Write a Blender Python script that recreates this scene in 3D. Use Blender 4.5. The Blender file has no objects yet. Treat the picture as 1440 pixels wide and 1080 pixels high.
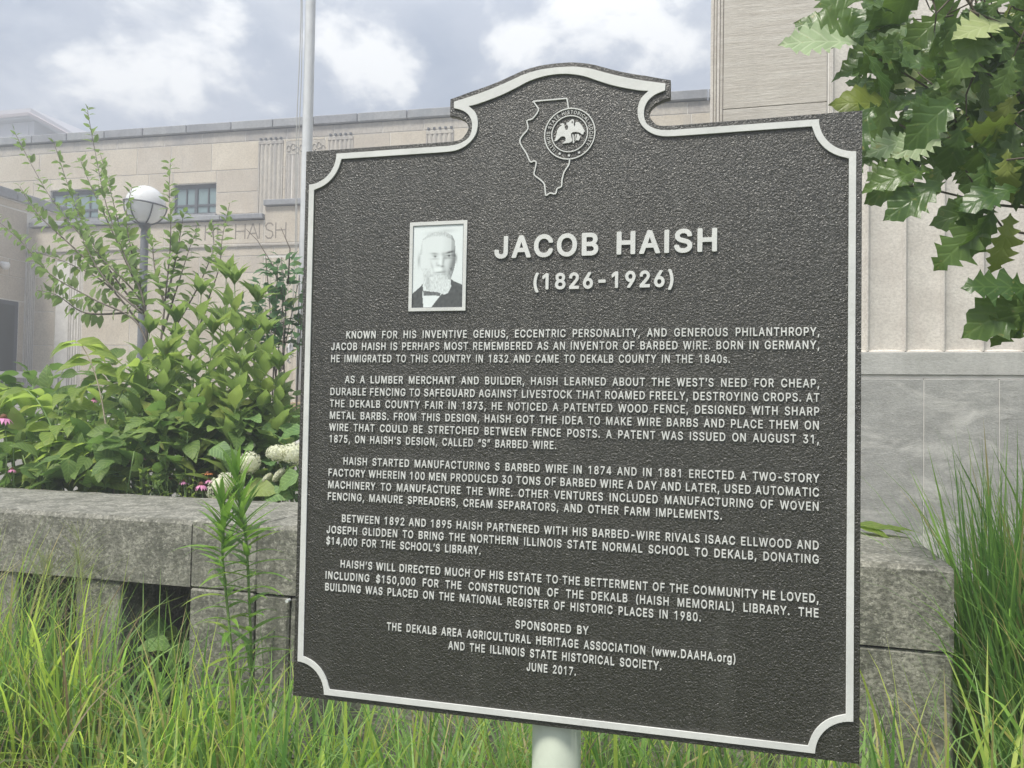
import bpy, bmesh, math, random, json
from mathutils import Vector, Matrix, noise
R = math.radians
random.seed(7)
S = bpy.context.scene
C = S.collection

# ---------------------------------------------------------------- camera
F_PX = 1139.1                       # focal length in pixels of a 1440 px wide frame
YAW, PITCH, ROLL = -0.26286, 0.028605, 0.016926
CAM = Vector((0.8508, -1.4935, 1.4))
_f = Vector((math.sin(YAW)*math.cos(PITCH), math.cos(YAW)*math.cos(PITCH), math.sin(PITCH)))
_r = Vector((math.cos(YAW), -math.sin(YAW), 0)); _u = _r.cross(_f)
_r, _u = math.cos(ROLL)*_r+math.sin(ROLL)*_u, -math.sin(ROLL)*_r+math.cos(ROLL)*_u
cd = bpy.data.cameras.new('camera'); cam = bpy.data.objects.new('camera', cd); C.objects.link(cam)
cd.sensor_width = 36; cd.lens = F_PX/1440*36; cd.clip_start = .02; cd.clip_end = 600
cam.matrix_world = Matrix(((_r.x,_u.x,-_f.x,CAM.x),(_r.y,_u.y,-_f.y,CAM.y),(_r.z,_u.z,-_f.z,CAM.z),(0,0,0,1)))
S.camera = cam
def at(px, py, Y):                  # a bearing taken on site, walked out to the depth Y -> world point
    d = _f+_r*((px-720)/F_PX)-_u*((py-540)/F_PX)
    return CAM+d*((Y-CAM.y)/d.y)

# ---------------------------------------------------------------- exposure, sun, sky
S.view_settings.view_transform = 'Standard'; S.view_settings.look = 'None'
S.view_settings.exposure = 0.50; S.view_settings.gamma = 1; S.view_settings.use_curve_mapping = False
SUN_EL, SUN_AZ = 60, 205            # azimuth: compass bearing in the XY plane, 0 = +Y, 90 = +X
_sd = Vector((math.sin(R(SUN_AZ))*math.cos(R(SUN_EL)), math.cos(R(SUN_AZ))*math.cos(R(SUN_EL)), math.sin(R(SUN_EL))))
sl = bpy.data.lights.new('sun', 'SUN'); sl.energy = 4.2; sl.angle = R(14); sl.color = (1, .945, .85)
so = bpy.data.objects.new('sun', sl); C.objects.link(so); so.rotation_euler = _sd.to_track_quat('Z', 'Y').to_euler()
so.location = _sd*40

class NT:
    """small helper to write node trees"""
    def __init__(s, t): s.t = t; s.n = t.nodes; s.n.clear()
    def new(s, ty, **kw):
        n = s.n.new(ty)
        for k, v in kw.items():
            if k.startswith('_'): setattr(n, k[1:], v)
            else:
                k2 = int(k[1:]) if (k[0] == 'i' and k[1:].isdigit()) else k.replace('__', ' ')
                s.put(n, k2, v)
        return n
    def put(s, n, k, v):
        if isinstance(v, tuple) and len(v) == 2 and isinstance(v[0], bpy.types.Node): s.t.links.new(v[0].outputs[v[1]], n.inputs[k])
        elif isinstance(v, bpy.types.Node): s.t.links.new(v.outputs[0], n.inputs[k])
        else:
            if isinstance(v, tuple) and len(v) == 3 and n.inputs[k].type == 'RGBA': v = (*v, 1)
            n.inputs[k].default_value = v
    def math(s, op, a, b=0, c=None, clamp=False):
        n = s.new('ShaderNodeMath', _operation=op, _use_clamp=clamp); s.put(n, 0, a); s.put(n, 1, b)
        if c is not None: s.put(n, 2, c)
        return n
    def mix(s, f, a, b, mode='MIX'):
        n = s.new('ShaderNodeMix', _data_type='RGBA', _blend_type=mode)
        s.put(n, 0, f); s.put(n, 6, a); s.put(n, 7, b); return (n, 2)
    def ramp(s, f, stops):
        n = s.new('ShaderNodeValToRGB'); s.put(n, 0, f); e = n.color_ramp.elements
        while len(e) > 1: e.remove(e[-1])
        e[0].position = stops[0][0]; e[0].color = col(stops[0][1])
        for p, c in stops[1:]:
            x = e.new(p); x.color = col(c)
        return (n, 0)
    def noise(s, vec, sc, det=4, rough=.55, dist=0, out=0):
        n = s.new('ShaderNodeTexNoise'); s.put(n, 'Vector', vec); s.put(n, 'Scale', float(sc)); s.put(n, 'Detail', float(det))
        s.put(n, 'Roughness', rough); s.put(n, 'Distortion', float(dist)); return (n, out)
    def mapping(s, vec, scale=(1,1,1), loc=(0,0,0)):
        n = s.new('ShaderNodeMapping'); s.put(n, 0, vec); n.inputs['Scale'].default_value = scale; n.inputs['Location'].default_value = loc
        return (n, 0)
def col(c):
    if isinstance(c, (int, float)): return (c, c, c, 1)
    return (*c[:3], 1)

W = bpy.data.worlds.new('World'); S.world = W; W.use_nodes = True
n = NT(W.node_tree)
sky = n.new('ShaderNodeTexSky', _sky_type='NISHITA', _sun_disc=False, _sun_elevation=R(SUN_EL), _sun_rotation=R(SUN_AZ))
tc = n.new('ShaderNodeTexCoord'); gen = (tc, 'Generated')
sep = n.new('ShaderNodeSeparateXYZ', i0=gen)
# cloud deck: the view direction projected on a flat layer, so that clouds flatten towards the horizon
zz = n.math('MAXIMUM', (sep, 2), 0.02); zz = n.math('ADD', zz, 0.22)
dv = n.new('ShaderNodeVectorMath', _operation='DIVIDE'); n.put(dv, 0, gen)
cmb = n.new('ShaderNodeCombineXYZ', i0=zz, i1=zz, i2=zz); n.put(dv, 1, cmb)
big = n.noise(n.mapping(gen, (1, 1, 2.0)), 2.6, 8, .58, .3); fine = n.noise(n.mapping(gen, (1, 1, 1.5), (3, 7, 1)), 6.5, 9, .57, .25)
wisp = n.noise(n.mapping(gen, (1, 1, 1.9), (8, 2, 5)), 3.4, 8, .6, .3)
grey = n.ramp(big, [(.36, (.23,.305,.43)), (.46, (.32,.39,.505)), (.55, (.42,.48,.58)), (.64, (.60,.645,.71))])
grey = n.mix(n.ramp(wisp, [(.42, 0), (.66, .75)]), grey, (.55, .60, .69))
def lobe(px, py, deg, amp):
    d = (at(px, py, 50)-CAM).normalized()
    v = n.new('ShaderNodeVectorMath', _operation='DISTANCE'); n.put(v, 0, gen); v.inputs[1].default_value = d
    return n.math('MULTIPLY', n.new('ShaderNodeMapRange', _interpolation_type='SMOOTHSTEP', Value=(v, 'Value'), i1=0.0, i2=R(deg), i3=1.0, i4=0.0), amp)
g = None
for l in ((298, 62, 7.5, .62), (330, 105, 4.5, .45), (535, 92, 6.0, .62), (480, 70, 5, .35), (118, 95, 5.0, .5), (20, 45, 6, .5), (262, 10, 6, .5), (5, 110, 3, .4),
          (60, 130, 5, .2), (190, 125, 4, .25), (860, 40, 13, .30)):
    m_ = lobe(*l); g = m_ if g is None else n.math('MAXIMUM', g, m_)
edge = n.math('ADD', n.math('ADD', n.math('MULTIPLY', fine, 1.6), n.math('MULTIPLY', wisp, .4)), n.math('MULTIPLY', g, .46))
bright = n.ramp(n.math('MULTIPLY', edge, .6), [(.655, 0), (.70, .28), (.735, .68), (.78, 1)])
puffs = n.ramp(n.noise(n.mapping(dv, loc=(1.3, 4, 9)), 2.2, 8, .6, .3), [(.60, 0), (.78, .6)])
cl = n.mix(puffs, grey, (.95, .98, 1.02))
cl = n.mix(bright, cl, (1.05, 1.06, 1.05))
# overcast luminance rises from the horizon to the zenith
lum = n.ramp((sep, 2), [(0, .95), (.42, 1.0), (.75, 1.5), (1, 1.9)])
cl = n.mix(1.0, cl, lum, 'MULTIPLY')
up = n.ramp((sep, 2), [(.0, 0), (.02, 1)])
cl10 = n.mix(1.0, cl, (10, 10, 10), 'MULTIPLY')
mixed = n.mix(.93, sky, cl10)
bg = n.new('ShaderNodeBackground', Color=mixed, Strength=.1)
n.new('ShaderNodeOutputWorld', Surface=bg)

# ---------------------------------------------------------------- materials
def mat(name): 
    m = bpy.data.materials.new(name); m.use_nodes = True; return m, NT(m.node_tree)
def out(n, sh, disp=None):
    o = n.new('ShaderNodeOutputMaterial', Surface=sh)
def bump(n, h, strength, dist=.01):
    return n.new('ShaderNodeBump', Height=h, Strength=strength, Distance=dist)
def stone(name, a, b, stain=(.1,.1,.1), sc=3., stain_amt=.4, bump_s=.3, bed=1., rough=.9, speck=60., vary=.12, sp=(.35, 0.), stm=(1.6, 1.6, .35)):
    """weathered limestone: clouds of two tones, dark wash stains, pits; each block a little different"""
    m, n = mat(name)
    g = (n.new('ShaderNodeTexCoord'), 'Object'); geo = (n.new('ShaderNodeNewGeometry'), 'Position')
    v = n.mapping(geo, (1, 1, bed))
    big = n.noise(v, sc, 5, .6, .4); small = n.noise(v, speck, 4, .7)
    c = n.mix(n.ramp(big, [(.35, 0), (.65, 1)]), a, b)
    c = n.mix(n.ramp(small, [(.38, sp[0]), (.58, 0)]), c, tuple(x*.5 for x in a))
    if sp[1]: c = n.mix(n.ramp(n.noise(n.mapping(v, loc=(5, 5, 5)), speck*.8, 5, .75), [(.52, 0), (.64, sp[1])]), c, tuple(min(1, x*1.45) for x in b))
    st = n.noise(n.mapping(geo, stm), sc*.8, 6, .65, .8)
    c = n.mix(n.ramp(st, [(.50, 0), (.70, stain_amt)]), c, stain)
    rnd = (n.new('ShaderNodeObjectInfo'), 'Random')
    k = n.math('MULTIPLY_ADD', rnd, vary*2, 1-vary)
    kc = n.new('ShaderNodeCombineXYZ', i0=k, i1=k, i2=n.math('MULTIPLY_ADD', rnd, vary*1.6, 1-vary*.8))
    c = n.mix(1.0, c, kc, 'MULTIPLY')
    h = n.math('ADD', n.math('MULTIPLY', small, .5), n.math('MULTIPLY', n.noise(v, speck*.25, 5, .6), .8))
    p = n.new('ShaderNodeBsdfPrincipled', Base__Color=c, Roughness=rough, Normal=bump(n, h, bump_s, .012))
    out(n, p); return m
def flat(name, c, rough=.5, metal=0., spec=.5, var=.12, sc=20., b=.05):
    m, n = mat(name); g = (n.new('ShaderNodeTexCoord'), 'Object')
    t = n.noise(g, sc, 5, .6, .3)
    cc = n.mix(n.ramp(t, [(.3, 0), (.7, 1)]), tuple(x*(1-var) for x in c), tuple(min(1, x*(1+var)) for x in c))
    p = n.new('ShaderNodeBsdfPrincipled', Base__Color=cc, Roughness=rough, Metallic=metal, Normal=bump(n, t, b, .01))
    p.inputs['Specular IOR Level'].default_value = spec
    out(n, p); return m
M = {}
M['ashlar'] = stone('limestone_ashlar', (.53,.47,.385), (.63,.575,.485), (.39,.365,.34), 1.1, .45, .12, 1, .92, 30, .09)
M['ashlar_weathered'] = stone('limestone_weathered', (.43,.40,.36), (.53,.495,.44), (.25,.25,.26), 1.6, .6, .15, .5, .92, 30, .1)
M['coping'] = stone('limestone_coping', (.27,.28,.30), (.36,.37,.385), (.17,.19,.22), 2.5, .5, .2, 1, .9, 25, .12)
M['mortar'] = flat('pale_mortar', (.70,.68,.64), .95, sc=8)
M['panel_stone'] = stone('bedded_limestone', (.50,.46,.405), (.60,.565,.51), (.40,.37,.33), 2.2, .4, .35, 14, .9, 22, .05)
M['flute_stone'] = stone('smooth_limestone', (.60,.565,.515), (.70,.665,.61), (.50,.45,.41), 5, .4, .22, 1.4, .88, 55, .03)
M['plinth'] = stone('grey_veined_plinth', (.31,.31,.295), (.42,.42,.40), (.68,.67,.63), 4.5, .8, .3, 2.0, .8, 70, .05, (.3, .3), (.55, .55, 1.3))
M['wall_stone'] = stone('lichened_limestone', (.145,.145,.12), (.33,.32,.275), (.065,.068,.05), 9, .6, .5, 1.2, .93, 70, .05, (.75, .7))
M['wall_cap'] = M['wall_stone']
M['soil'] = stone('dark_mulch', (.05,.04,.03), (.08,.065,.05), (.03,.025,.02), 12, .5, .8, 1, .95, 60)
M['paving'] = stone('pale_paving', (.38,.37,.35), (.46,.45,.42), (.3,.3,.29), 1.5, .3, .2, 1, .9, 60)
M['white_metal'] = flat('pole_grey_paint', (.64,.66,.67), .38, 0, .5, .10, 5)
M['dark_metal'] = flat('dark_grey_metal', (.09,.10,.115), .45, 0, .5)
M['lamp_metal'] = flat('lamp_grey_metal', (.17,.18,.195), .4, 0, .5)
M['rope'] = flat('braided_rope', (.45,.45,.43), .9, sc=300, b=.4)
M['post_green'] = flat('pale_green_post_paint', (.55,.60,.50), .42, 0, .5, .12, 9, .15)
M['brick'] = flat('tan_step_brick', (.33,.255,.17), .9, var=.25, sc=30, b=.3)
M['roof_metal'] = flat('pale_roof_metal', (.48,.47,.50), .5, 0, .5, .05)
M['roof_trim'] = flat('roof_trim', (.55,.46,.47), .5)
M['black'] = flat('black_glass_door', (.03,.04,.045), .12, 0, .6)
M['cable'] = flat('white_housing', (.75,.75,.75), .5)
def glass_like(name, c, r=.08):
    m, n = mat(name)
    p = n.new('ShaderNodeBsdfPrincipled', Base__Color=c, Roughness=r); p.inputs['Specular IOR Level'].default_value = .9
    out(n, p); return m
M['pane'] = glass_like('window_glass', (.20,.28,.29), .2)
M['door_glass'] = glass_like('door_glass', (.02,.03,.03), .3)
m, n = mat('opal_globe'); p = n.new('ShaderNodeBsdfPrincipled', Base__Color=(.86,.87,.88), Roughness=.25)
tr = n.new('ShaderNodeBsdfTranslucent', Color=(.9,.9,.9)); ms = n.new('ShaderNodeMixShader', Fac=.3, i1=p, i2=tr); out(n, ms); M['globe'] = m

# sign paints
m, n = mat('pebbled_dark_brown_enamel'); g = (n.new('ShaderNodeTexCoord'), 'Object')
w = n.noise(g, 60, 2, .5, out=1)
gm = n.new('ShaderNodeVectorMath', _operation='MULTIPLY_ADD'); n.put(gm, 0, w); gm.inputs[1].default_value = (.006,)*3; n.put(gm, 2, g)
a = n.noise(gm, 300, 2.0, .5, 1.1); vo = n.new('ShaderNodeTexVoronoi', _feature='SMOOTH_F1', Vector=gm, Scale=270.)
h = n.math('ADD', n.math('MULTIPLY', a, 1.0), n.math('MULTIPLY', (vo, 0), .5))
soft = n.noise(g, 5, 4, .5)
streak = n.noise(n.mapping(g, (22, 1.6, 1)), 1., 5, .6)
cc = n.mix(n.ramp(a, [(.45, 0), (.62, 1)]), (.019,.018,.012), (.040,.038,.027))
cc = n.mix(n.ramp(streak, [(.52, 0), (.70, .22)]), cc, (.10,.10,.085))
p = n.new('ShaderNodeBsdfPrincipled', Base__Color=cc, Normal=bump(n, h, 1.0, .0019), Roughness=n.math('MULTIPLY_ADD', soft, .22, .22))
p.inputs['IOR'].default_value = 1.75; p.inputs['Specular IOR Level'].default_value = .5; out(n, p); M['sign_dark'] = m
m, n = mat('cream_white_enamel'); g = (n.new('ShaderNodeTexCoord'), 'Object')
t = n.noise(g, 90, 4, .6); big_ = n.noise(g, 9, 4, .6)
cc = n.mix(n.ramp(big_, [(.4, 0), (.7, 1)]), (.66,.67,.64), (.57,.58,.555))
cc = n.mix(n.ramp(n.noise(g, 45, 6, .7), [(.56, 0), (.72, .35)]), cc, (.42,.42,.38))
p = n.new('ShaderNodeBsdfPrincipled', Base__Color=cc, Roughness=.42, Normal=bump(n, t, .3, .0015)); out(n, p); M['sign_white'] = m
m, n = mat('portrait_print'); at_ = n.new('ShaderNodeAttribute', _attribute_name='print')
p = n.new('ShaderNodeBsdfPrincipled', Base__Color=at_, Roughness=.3); out(n, p); M['print'] = m

def leafmat(name, a, b, back=None, trans=.38, gloss=.42, vein=.16, nv=9, transcol=None, vein_bump=.25):
    """living leaf: front/back tone, translucency, side veins drawn from the blade's own coordinates"""
    m, n = mat(name)
    uv = n.new('ShaderNodeUVMap'); s = n.new('ShaderNodeSeparateXYZ', i0=uv)
    x = n.math('ABSOLUTE', n.math('SUBTRACT', (s, 0), .5)); y = (s, 1)
    sv = n.math('SINE', n.math('MULTIPLY', n.math('SUBTRACT', y, n.math('MULTIPLY', x, .75)), nv*6.283))
    sv = n.math('POWER', n.math('MULTIPLY_ADD', sv, .5, .5), 7.)
    mid = n.math('SUBTRACT', 1., n.math('MULTIPLY', x, 26.), clamp=True)
    ve = n.math('MAXIMUM', sv, mid)
    rnd = (n.new('ShaderNodeObjectInfo'), 'Random'); geo = n.new('ShaderNodeNewGeometry')
    pn = n.noise((geo, 'Position'), 9., 3, .6)
    f = n.math('ADD', n.math('MULTIPLY', rnd, .75), n.math('MULTIPLY', n.math('SUBTRACT', pn, .5), 1.2), clamp=True)
    c = n.mix(f, a, b)
    c = n.mix(n.math('MULTIPLY', ve, vein), c, tuple(min(1, q*2.6+.05) for q in b))
    bk = back or tuple(q*1.25+.01 for q in a)
    c = n.mix(n.math('MULTIPLY', (geo, 'Backfacing'), .85), c, bk)
    bl_ = n.noise(n.mapping((geo, 'Position'), loc=(2, 4, 6)), 38., 5, .65)
    c = n.mix(n.ramp(bl_, [(.62, 0), (.70, .7)]), c, (.30,.27,.08))
    c = n.mix(n.math('MULTIPLY', n.math('GREATER_THAN', rnd, .93), .45), c, (.36,.38,.08))
    h = n.math('SUBTRACT', n.noise((geo, 'Position'), 60., 3, .6), n.math('MULTIPLY', ve, 1.2))
    p = n.new('ShaderNodeBsdfPrincipled', Base__Color=c, Roughness=gloss, Normal=bump(n, h, vein_bump, .004))
    p.inputs['Specular IOR Level'].default_value = .38
    tcx = n.mix(.6, c, transcol or tuple(q*2.0 for q in b))
    tr = n.new('ShaderNodeBsdfTranslucent', Color=tcx)
    out(n, n.new('ShaderNodeMixShader', Fac=trans, i1=p, i2=tr)); return m
M['oak'] = leafmat('oak_leaf', (.045,.10,.024), (.13,.205,.042), (.15,.20,.12), .36, .30, .10, 6, (.20,.33,.05))
M['oak_pale'] = leafmat('oak_leaf_underside', (.24,.35,.17), (.40,.49,.28), (.30,.41,.22), .3, .55, .16, 6, (.5,.6,.35))
M['sap'] = leafmat('sapling_leaf', (.17,.25,.10), (.30,.39,.14), None, .5, .5, .12, 7, (.30,.45,.12))
M['dog'] = leafmat('drooping_leaf', (.18,.29,.06), (.42,.53,.11), None, .58, .42, .2, 6, (.50,.66,.12))
M['lance'] = leafmat('lance_leaf', (.15,.25,.07), (.31,.42,.12), None, .5, .45, .25, 8, (.40,.54,.12))
M['under'] = leafmat('undergrowth_leaf', (.11,.20,.05), (.27,.38,.10), None, .5, .48, .18, 6, (.18,.32,.06))
M['hyd'] = leafmat('hydrangea_leaf', (.10,.20,.07), (.22,.35,.11), None, .4, .5, .25, 7, (.28,.46,.10))
M['dark_shrub'] = leafmat('dark_shrub_leaf', (.05,.13,.045), (.11,.22,.08), None, .3, .45, .1, 6)
M['spike'] = leafmat('narrow_spike_leaf', (.13,.27,.05), (.28,.45,.08), None, .4, .4, .1, 3, (.4,.65,.1))
M['bark'] = flat('sapling_bark', (.14,.12,.10), .85, var=.3, sc=60, b=.5)
M['oak_bark'] = flat('oak_bark', (.10,.085,.06), .9, var=.4, sc=25, b=.8)
M['pale_twig'] = flat('pale_twig_bark', (.34,.29,.21), .8, var=.25, sc=60, b=.4)
M['green_stem'] = flat('green_stem', (.17,.27,.08), .6, var=.2, sc=40)
M['cream_petal'] = leafmat('cream_floret', (.80,.80,.66), (.88,.88,.72), (.82,.84,.66), .35, .6, 0, 3, (.9,.9,.7), 0)
M['pink_petal'] = flat('pink_petal', (.62,.25,.44), .6, var=.2, sc=80)
M['orange_petal'] = flat('orange_petal', (.62,.22,.08), .6, var=.2, sc=80)
M['cone_brown'] = flat('flower_cone', (.16,.07,.035), .8)
def grassmat(name, trans):
    m, n = mat(name); a_ = n.new('ShaderNodeAttribute', _attribute_name='tint')
    p = n.new('ShaderNodeBsdfPrincipled', Base__Color=a_, Roughness=.45)
    p.inputs['Specular IOR Level'].default_value = .35
    t_ = n.new('ShaderNodeBsdfTranslucent', Color=n.mix(1., a_, (1.7, 1.9, 1.1), 'MULTIPLY'))
    out(n, n.new('ShaderNodeMixShader', Fac=trans, i1=p, i2=t_)); return m
M['grass'] = grassmat('grass_blade', .48)
m, n = mat('lawn_ground'); geo = (n.new('ShaderNodeNewGeometry'), 'Position')
c = n.mix(n.ramp(n.noise(geo, 1.2, 6, .6), [(.35, 0), (.65, 1)]), (.05,.09,.025), (.10,.15,.04))
c = n.mix(n.ramp(n.noise(geo, 80, 3, .6), [(.35, .6), (.6, 0)]), c, (.03,.035,.015))
p = n.new('ShaderNodeBsdfPrincipled', Base__Color=c, Roughness=.95, Normal=bump(n, n.noise(geo, 90, 4, .7), .8, .03)); out(n, p); M['lawn'] = m

# ---------------------------------------------------------------- object helpers
def tag(o, label=None, cat=None, group=None, kind=None):
    if label: o['label'] = label
    if cat: o['category'] = cat
    if group: o['group'] = group
    if kind: o['kind'] = kind
    return o
def empty(name, loc=(0,0,0), rz=0, **kw):
    o = bpy.data.objects.new(name, None); C.objects.link(o); o.location = loc; o.rotation_euler = (0, 0, rz)
    o.empty_display_size = .1; return tag(o, **kw)
def link(name, me, parent=None, m=None, mw=None):
    o = bpy.data.objects.new(name, me); C.objects.link(o)
    if m and not me.materials: me.materials.append(m)
    if parent: o.parent = parent
    if mw is not None: o.matrix_basis = mw
    return o
def mesh(name, v, f, smooth=False, uv=None):
    me = bpy.data.meshes.new(name); me.from_pydata([tuple(x) for x in v], [], f); me.update()
    if smooth: me.polygons.foreach_set('use_smooth', [True]*len(me.polygons))
    if uv:
        l = me.uv_layers.new(name='UVMap')
        l.data.foreach_set('uv', [c for lp in me.loops for c in uv[lp.vertex_index]])
    return me
def box(name, x0, x1, y0, y1, z0, z1, m, parent=None, ch=.008, kind=None, jit=0):
    """a chamfered block, its origin at its own centre"""
    hx, hy, hz = (x1-x0)/2, (y1-y0)/2, (z1-z0)/2
    key = ('b', round(hx, 4), round(hy, 4), round(hz, 4), ch, m.name)
    me = BOX.get(key)
    if me is None:
        bm = bmesh.new(); bmesh.ops.create_cube(bm, size=1)
        for v in bm.verts: v.co = Vector((v.co.x*2*hx, v.co.y*2*hy, v.co.z*2*hz))
        if ch: bmesh.ops.bevel(bm, geom=bm.edges[:], offset=min(ch, hx*.6, hy*.6, hz*.6), segments=1, affect='EDGES')
        me = bpy.data.meshes.new(name); bm.to_mesh(me); bm.free(); BOX[key] = me
    o = link(name, me, parent, m); o.location = ((x0+x1)/2, (y0+y1)/2+(random.uniform(-jit, jit) if jit else 0), (z0+z1)/2)
    if kind: o['kind'] = kind
    return o
BOX = {}
class MB:
    def __init__(s): s.v = []; s.f = []; s.c = []
    def box(s, x0, x1, y0, y1, z0, z1):
        b = len(s.v); s.v += [(x, y, z) for z in (z0, z1) for y in (y0, y1) for x in (x0, x1)]
        s.f += [tuple(b+i for i in q) for q in ((0,2,3,1),(4,5,7,6),(0,1,5,4),(2,6,7,3),(0,4,6,2),(1,3,7,5))]
    def tube(s, pts, rad, n=8, cap=True):
        pts = [Vector(p) for p in pts]; b0 = len(s.v); up = Vector((.3, .5, .8)).normalized()
        if not isinstance(rad, (list, tuple)): rad = [rad]*len(pts)
        for i, p in enumerate(pts):
            d = (pts[min(i+1, len(pts)-1)]-pts[max(i-1, 0)]).normalized()
            a = d.cross(up)
            if a.length < .05: a = d.cross(Vector((1, 0, 0)))
            a.normalize(); b = d.cross(a)
            for k in range(n):
                t = 2*math.pi*k/n; s.v.append(tuple(p+(a*math.cos(t)+b*math.sin(t))*rad[i]))
        for i in range(len(pts)-1):
            for k in range(n):
                q = b0+i*n; s.f.append((q+k, q+(k+1) % n, q+n+(k+1) % n, q+n+k))
        if cap: s.f.append(tuple(b0+k for k in range(n))[::-1]); s.f.append(tuple(b0+(len(pts)-1)*n+k for k in range(n)))
    def lathe(s, prof, cx, cy, n=24):
        b = len(s.v)
        for r, z in prof: s.v += [(cx+r*math.cos(2*math.pi*k/n), cy+r*math.sin(2*math.pi*k/n), z) for k in range(n)]
        for i in range(len(prof)-1):
            for k in range(n): s.f.append((b+i*n+k, b+i*n+(k+1) % n, b+(i+1)*n+(k+1) % n, b+(i+1)*n+k))
    def build(s, name, m, parent=None, smooth=False):
        me = mesh(name, s.v, s.f, smooth); return link(name, me, parent, m)
def basis(pos, d, nrm, s=1.0):
    """y along d, z roughly along nrm"""
    d = Vector(d).normalized(); x = d.cross(Vector(nrm))
    if x.length < 1e-3: x = d.cross(Vector((.3, .9, .2)))
    x.normalize(); z = x.cross(d)
    return Matrix(((x.x*s, d.x*s, z.x*s, pos[0]), (x.y*s, d.y*s, z.y*s, pos[1]), (x.z*s, d.z*s, z.z*s, pos[2]), (0,0,0,1)))
def curve_mesh(polys, extrude, offset=0, bevel=0, res=0):
    cu = bpy.data.curves.new('outline', 'CURVE'); cu.dimensions = '2D'; cu.fill_mode = 'BOTH'
    cu.extrude = extrude; cu.offset = offset; cu.bevel_depth = bevel; cu.bevel_resolution = res
    for P in polys:
        sp = cu.splines.new('POLY'); sp.points.add(len(P)-1); sp.use_cyclic_u = True
        for i, (x, y) in enumerate(P): sp.points[i].co = (x, y, 0, 1)
    o = bpy.data.objects.new('outline', cu); C.objects.link(o)
    me = bpy.data.meshes.new_from_object(o.evaluated_get(bpy.context.evaluated_depsgraph_get()))
    bpy.data.objects.remove(o); bpy.data.curves.remove(cu); return me
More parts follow.
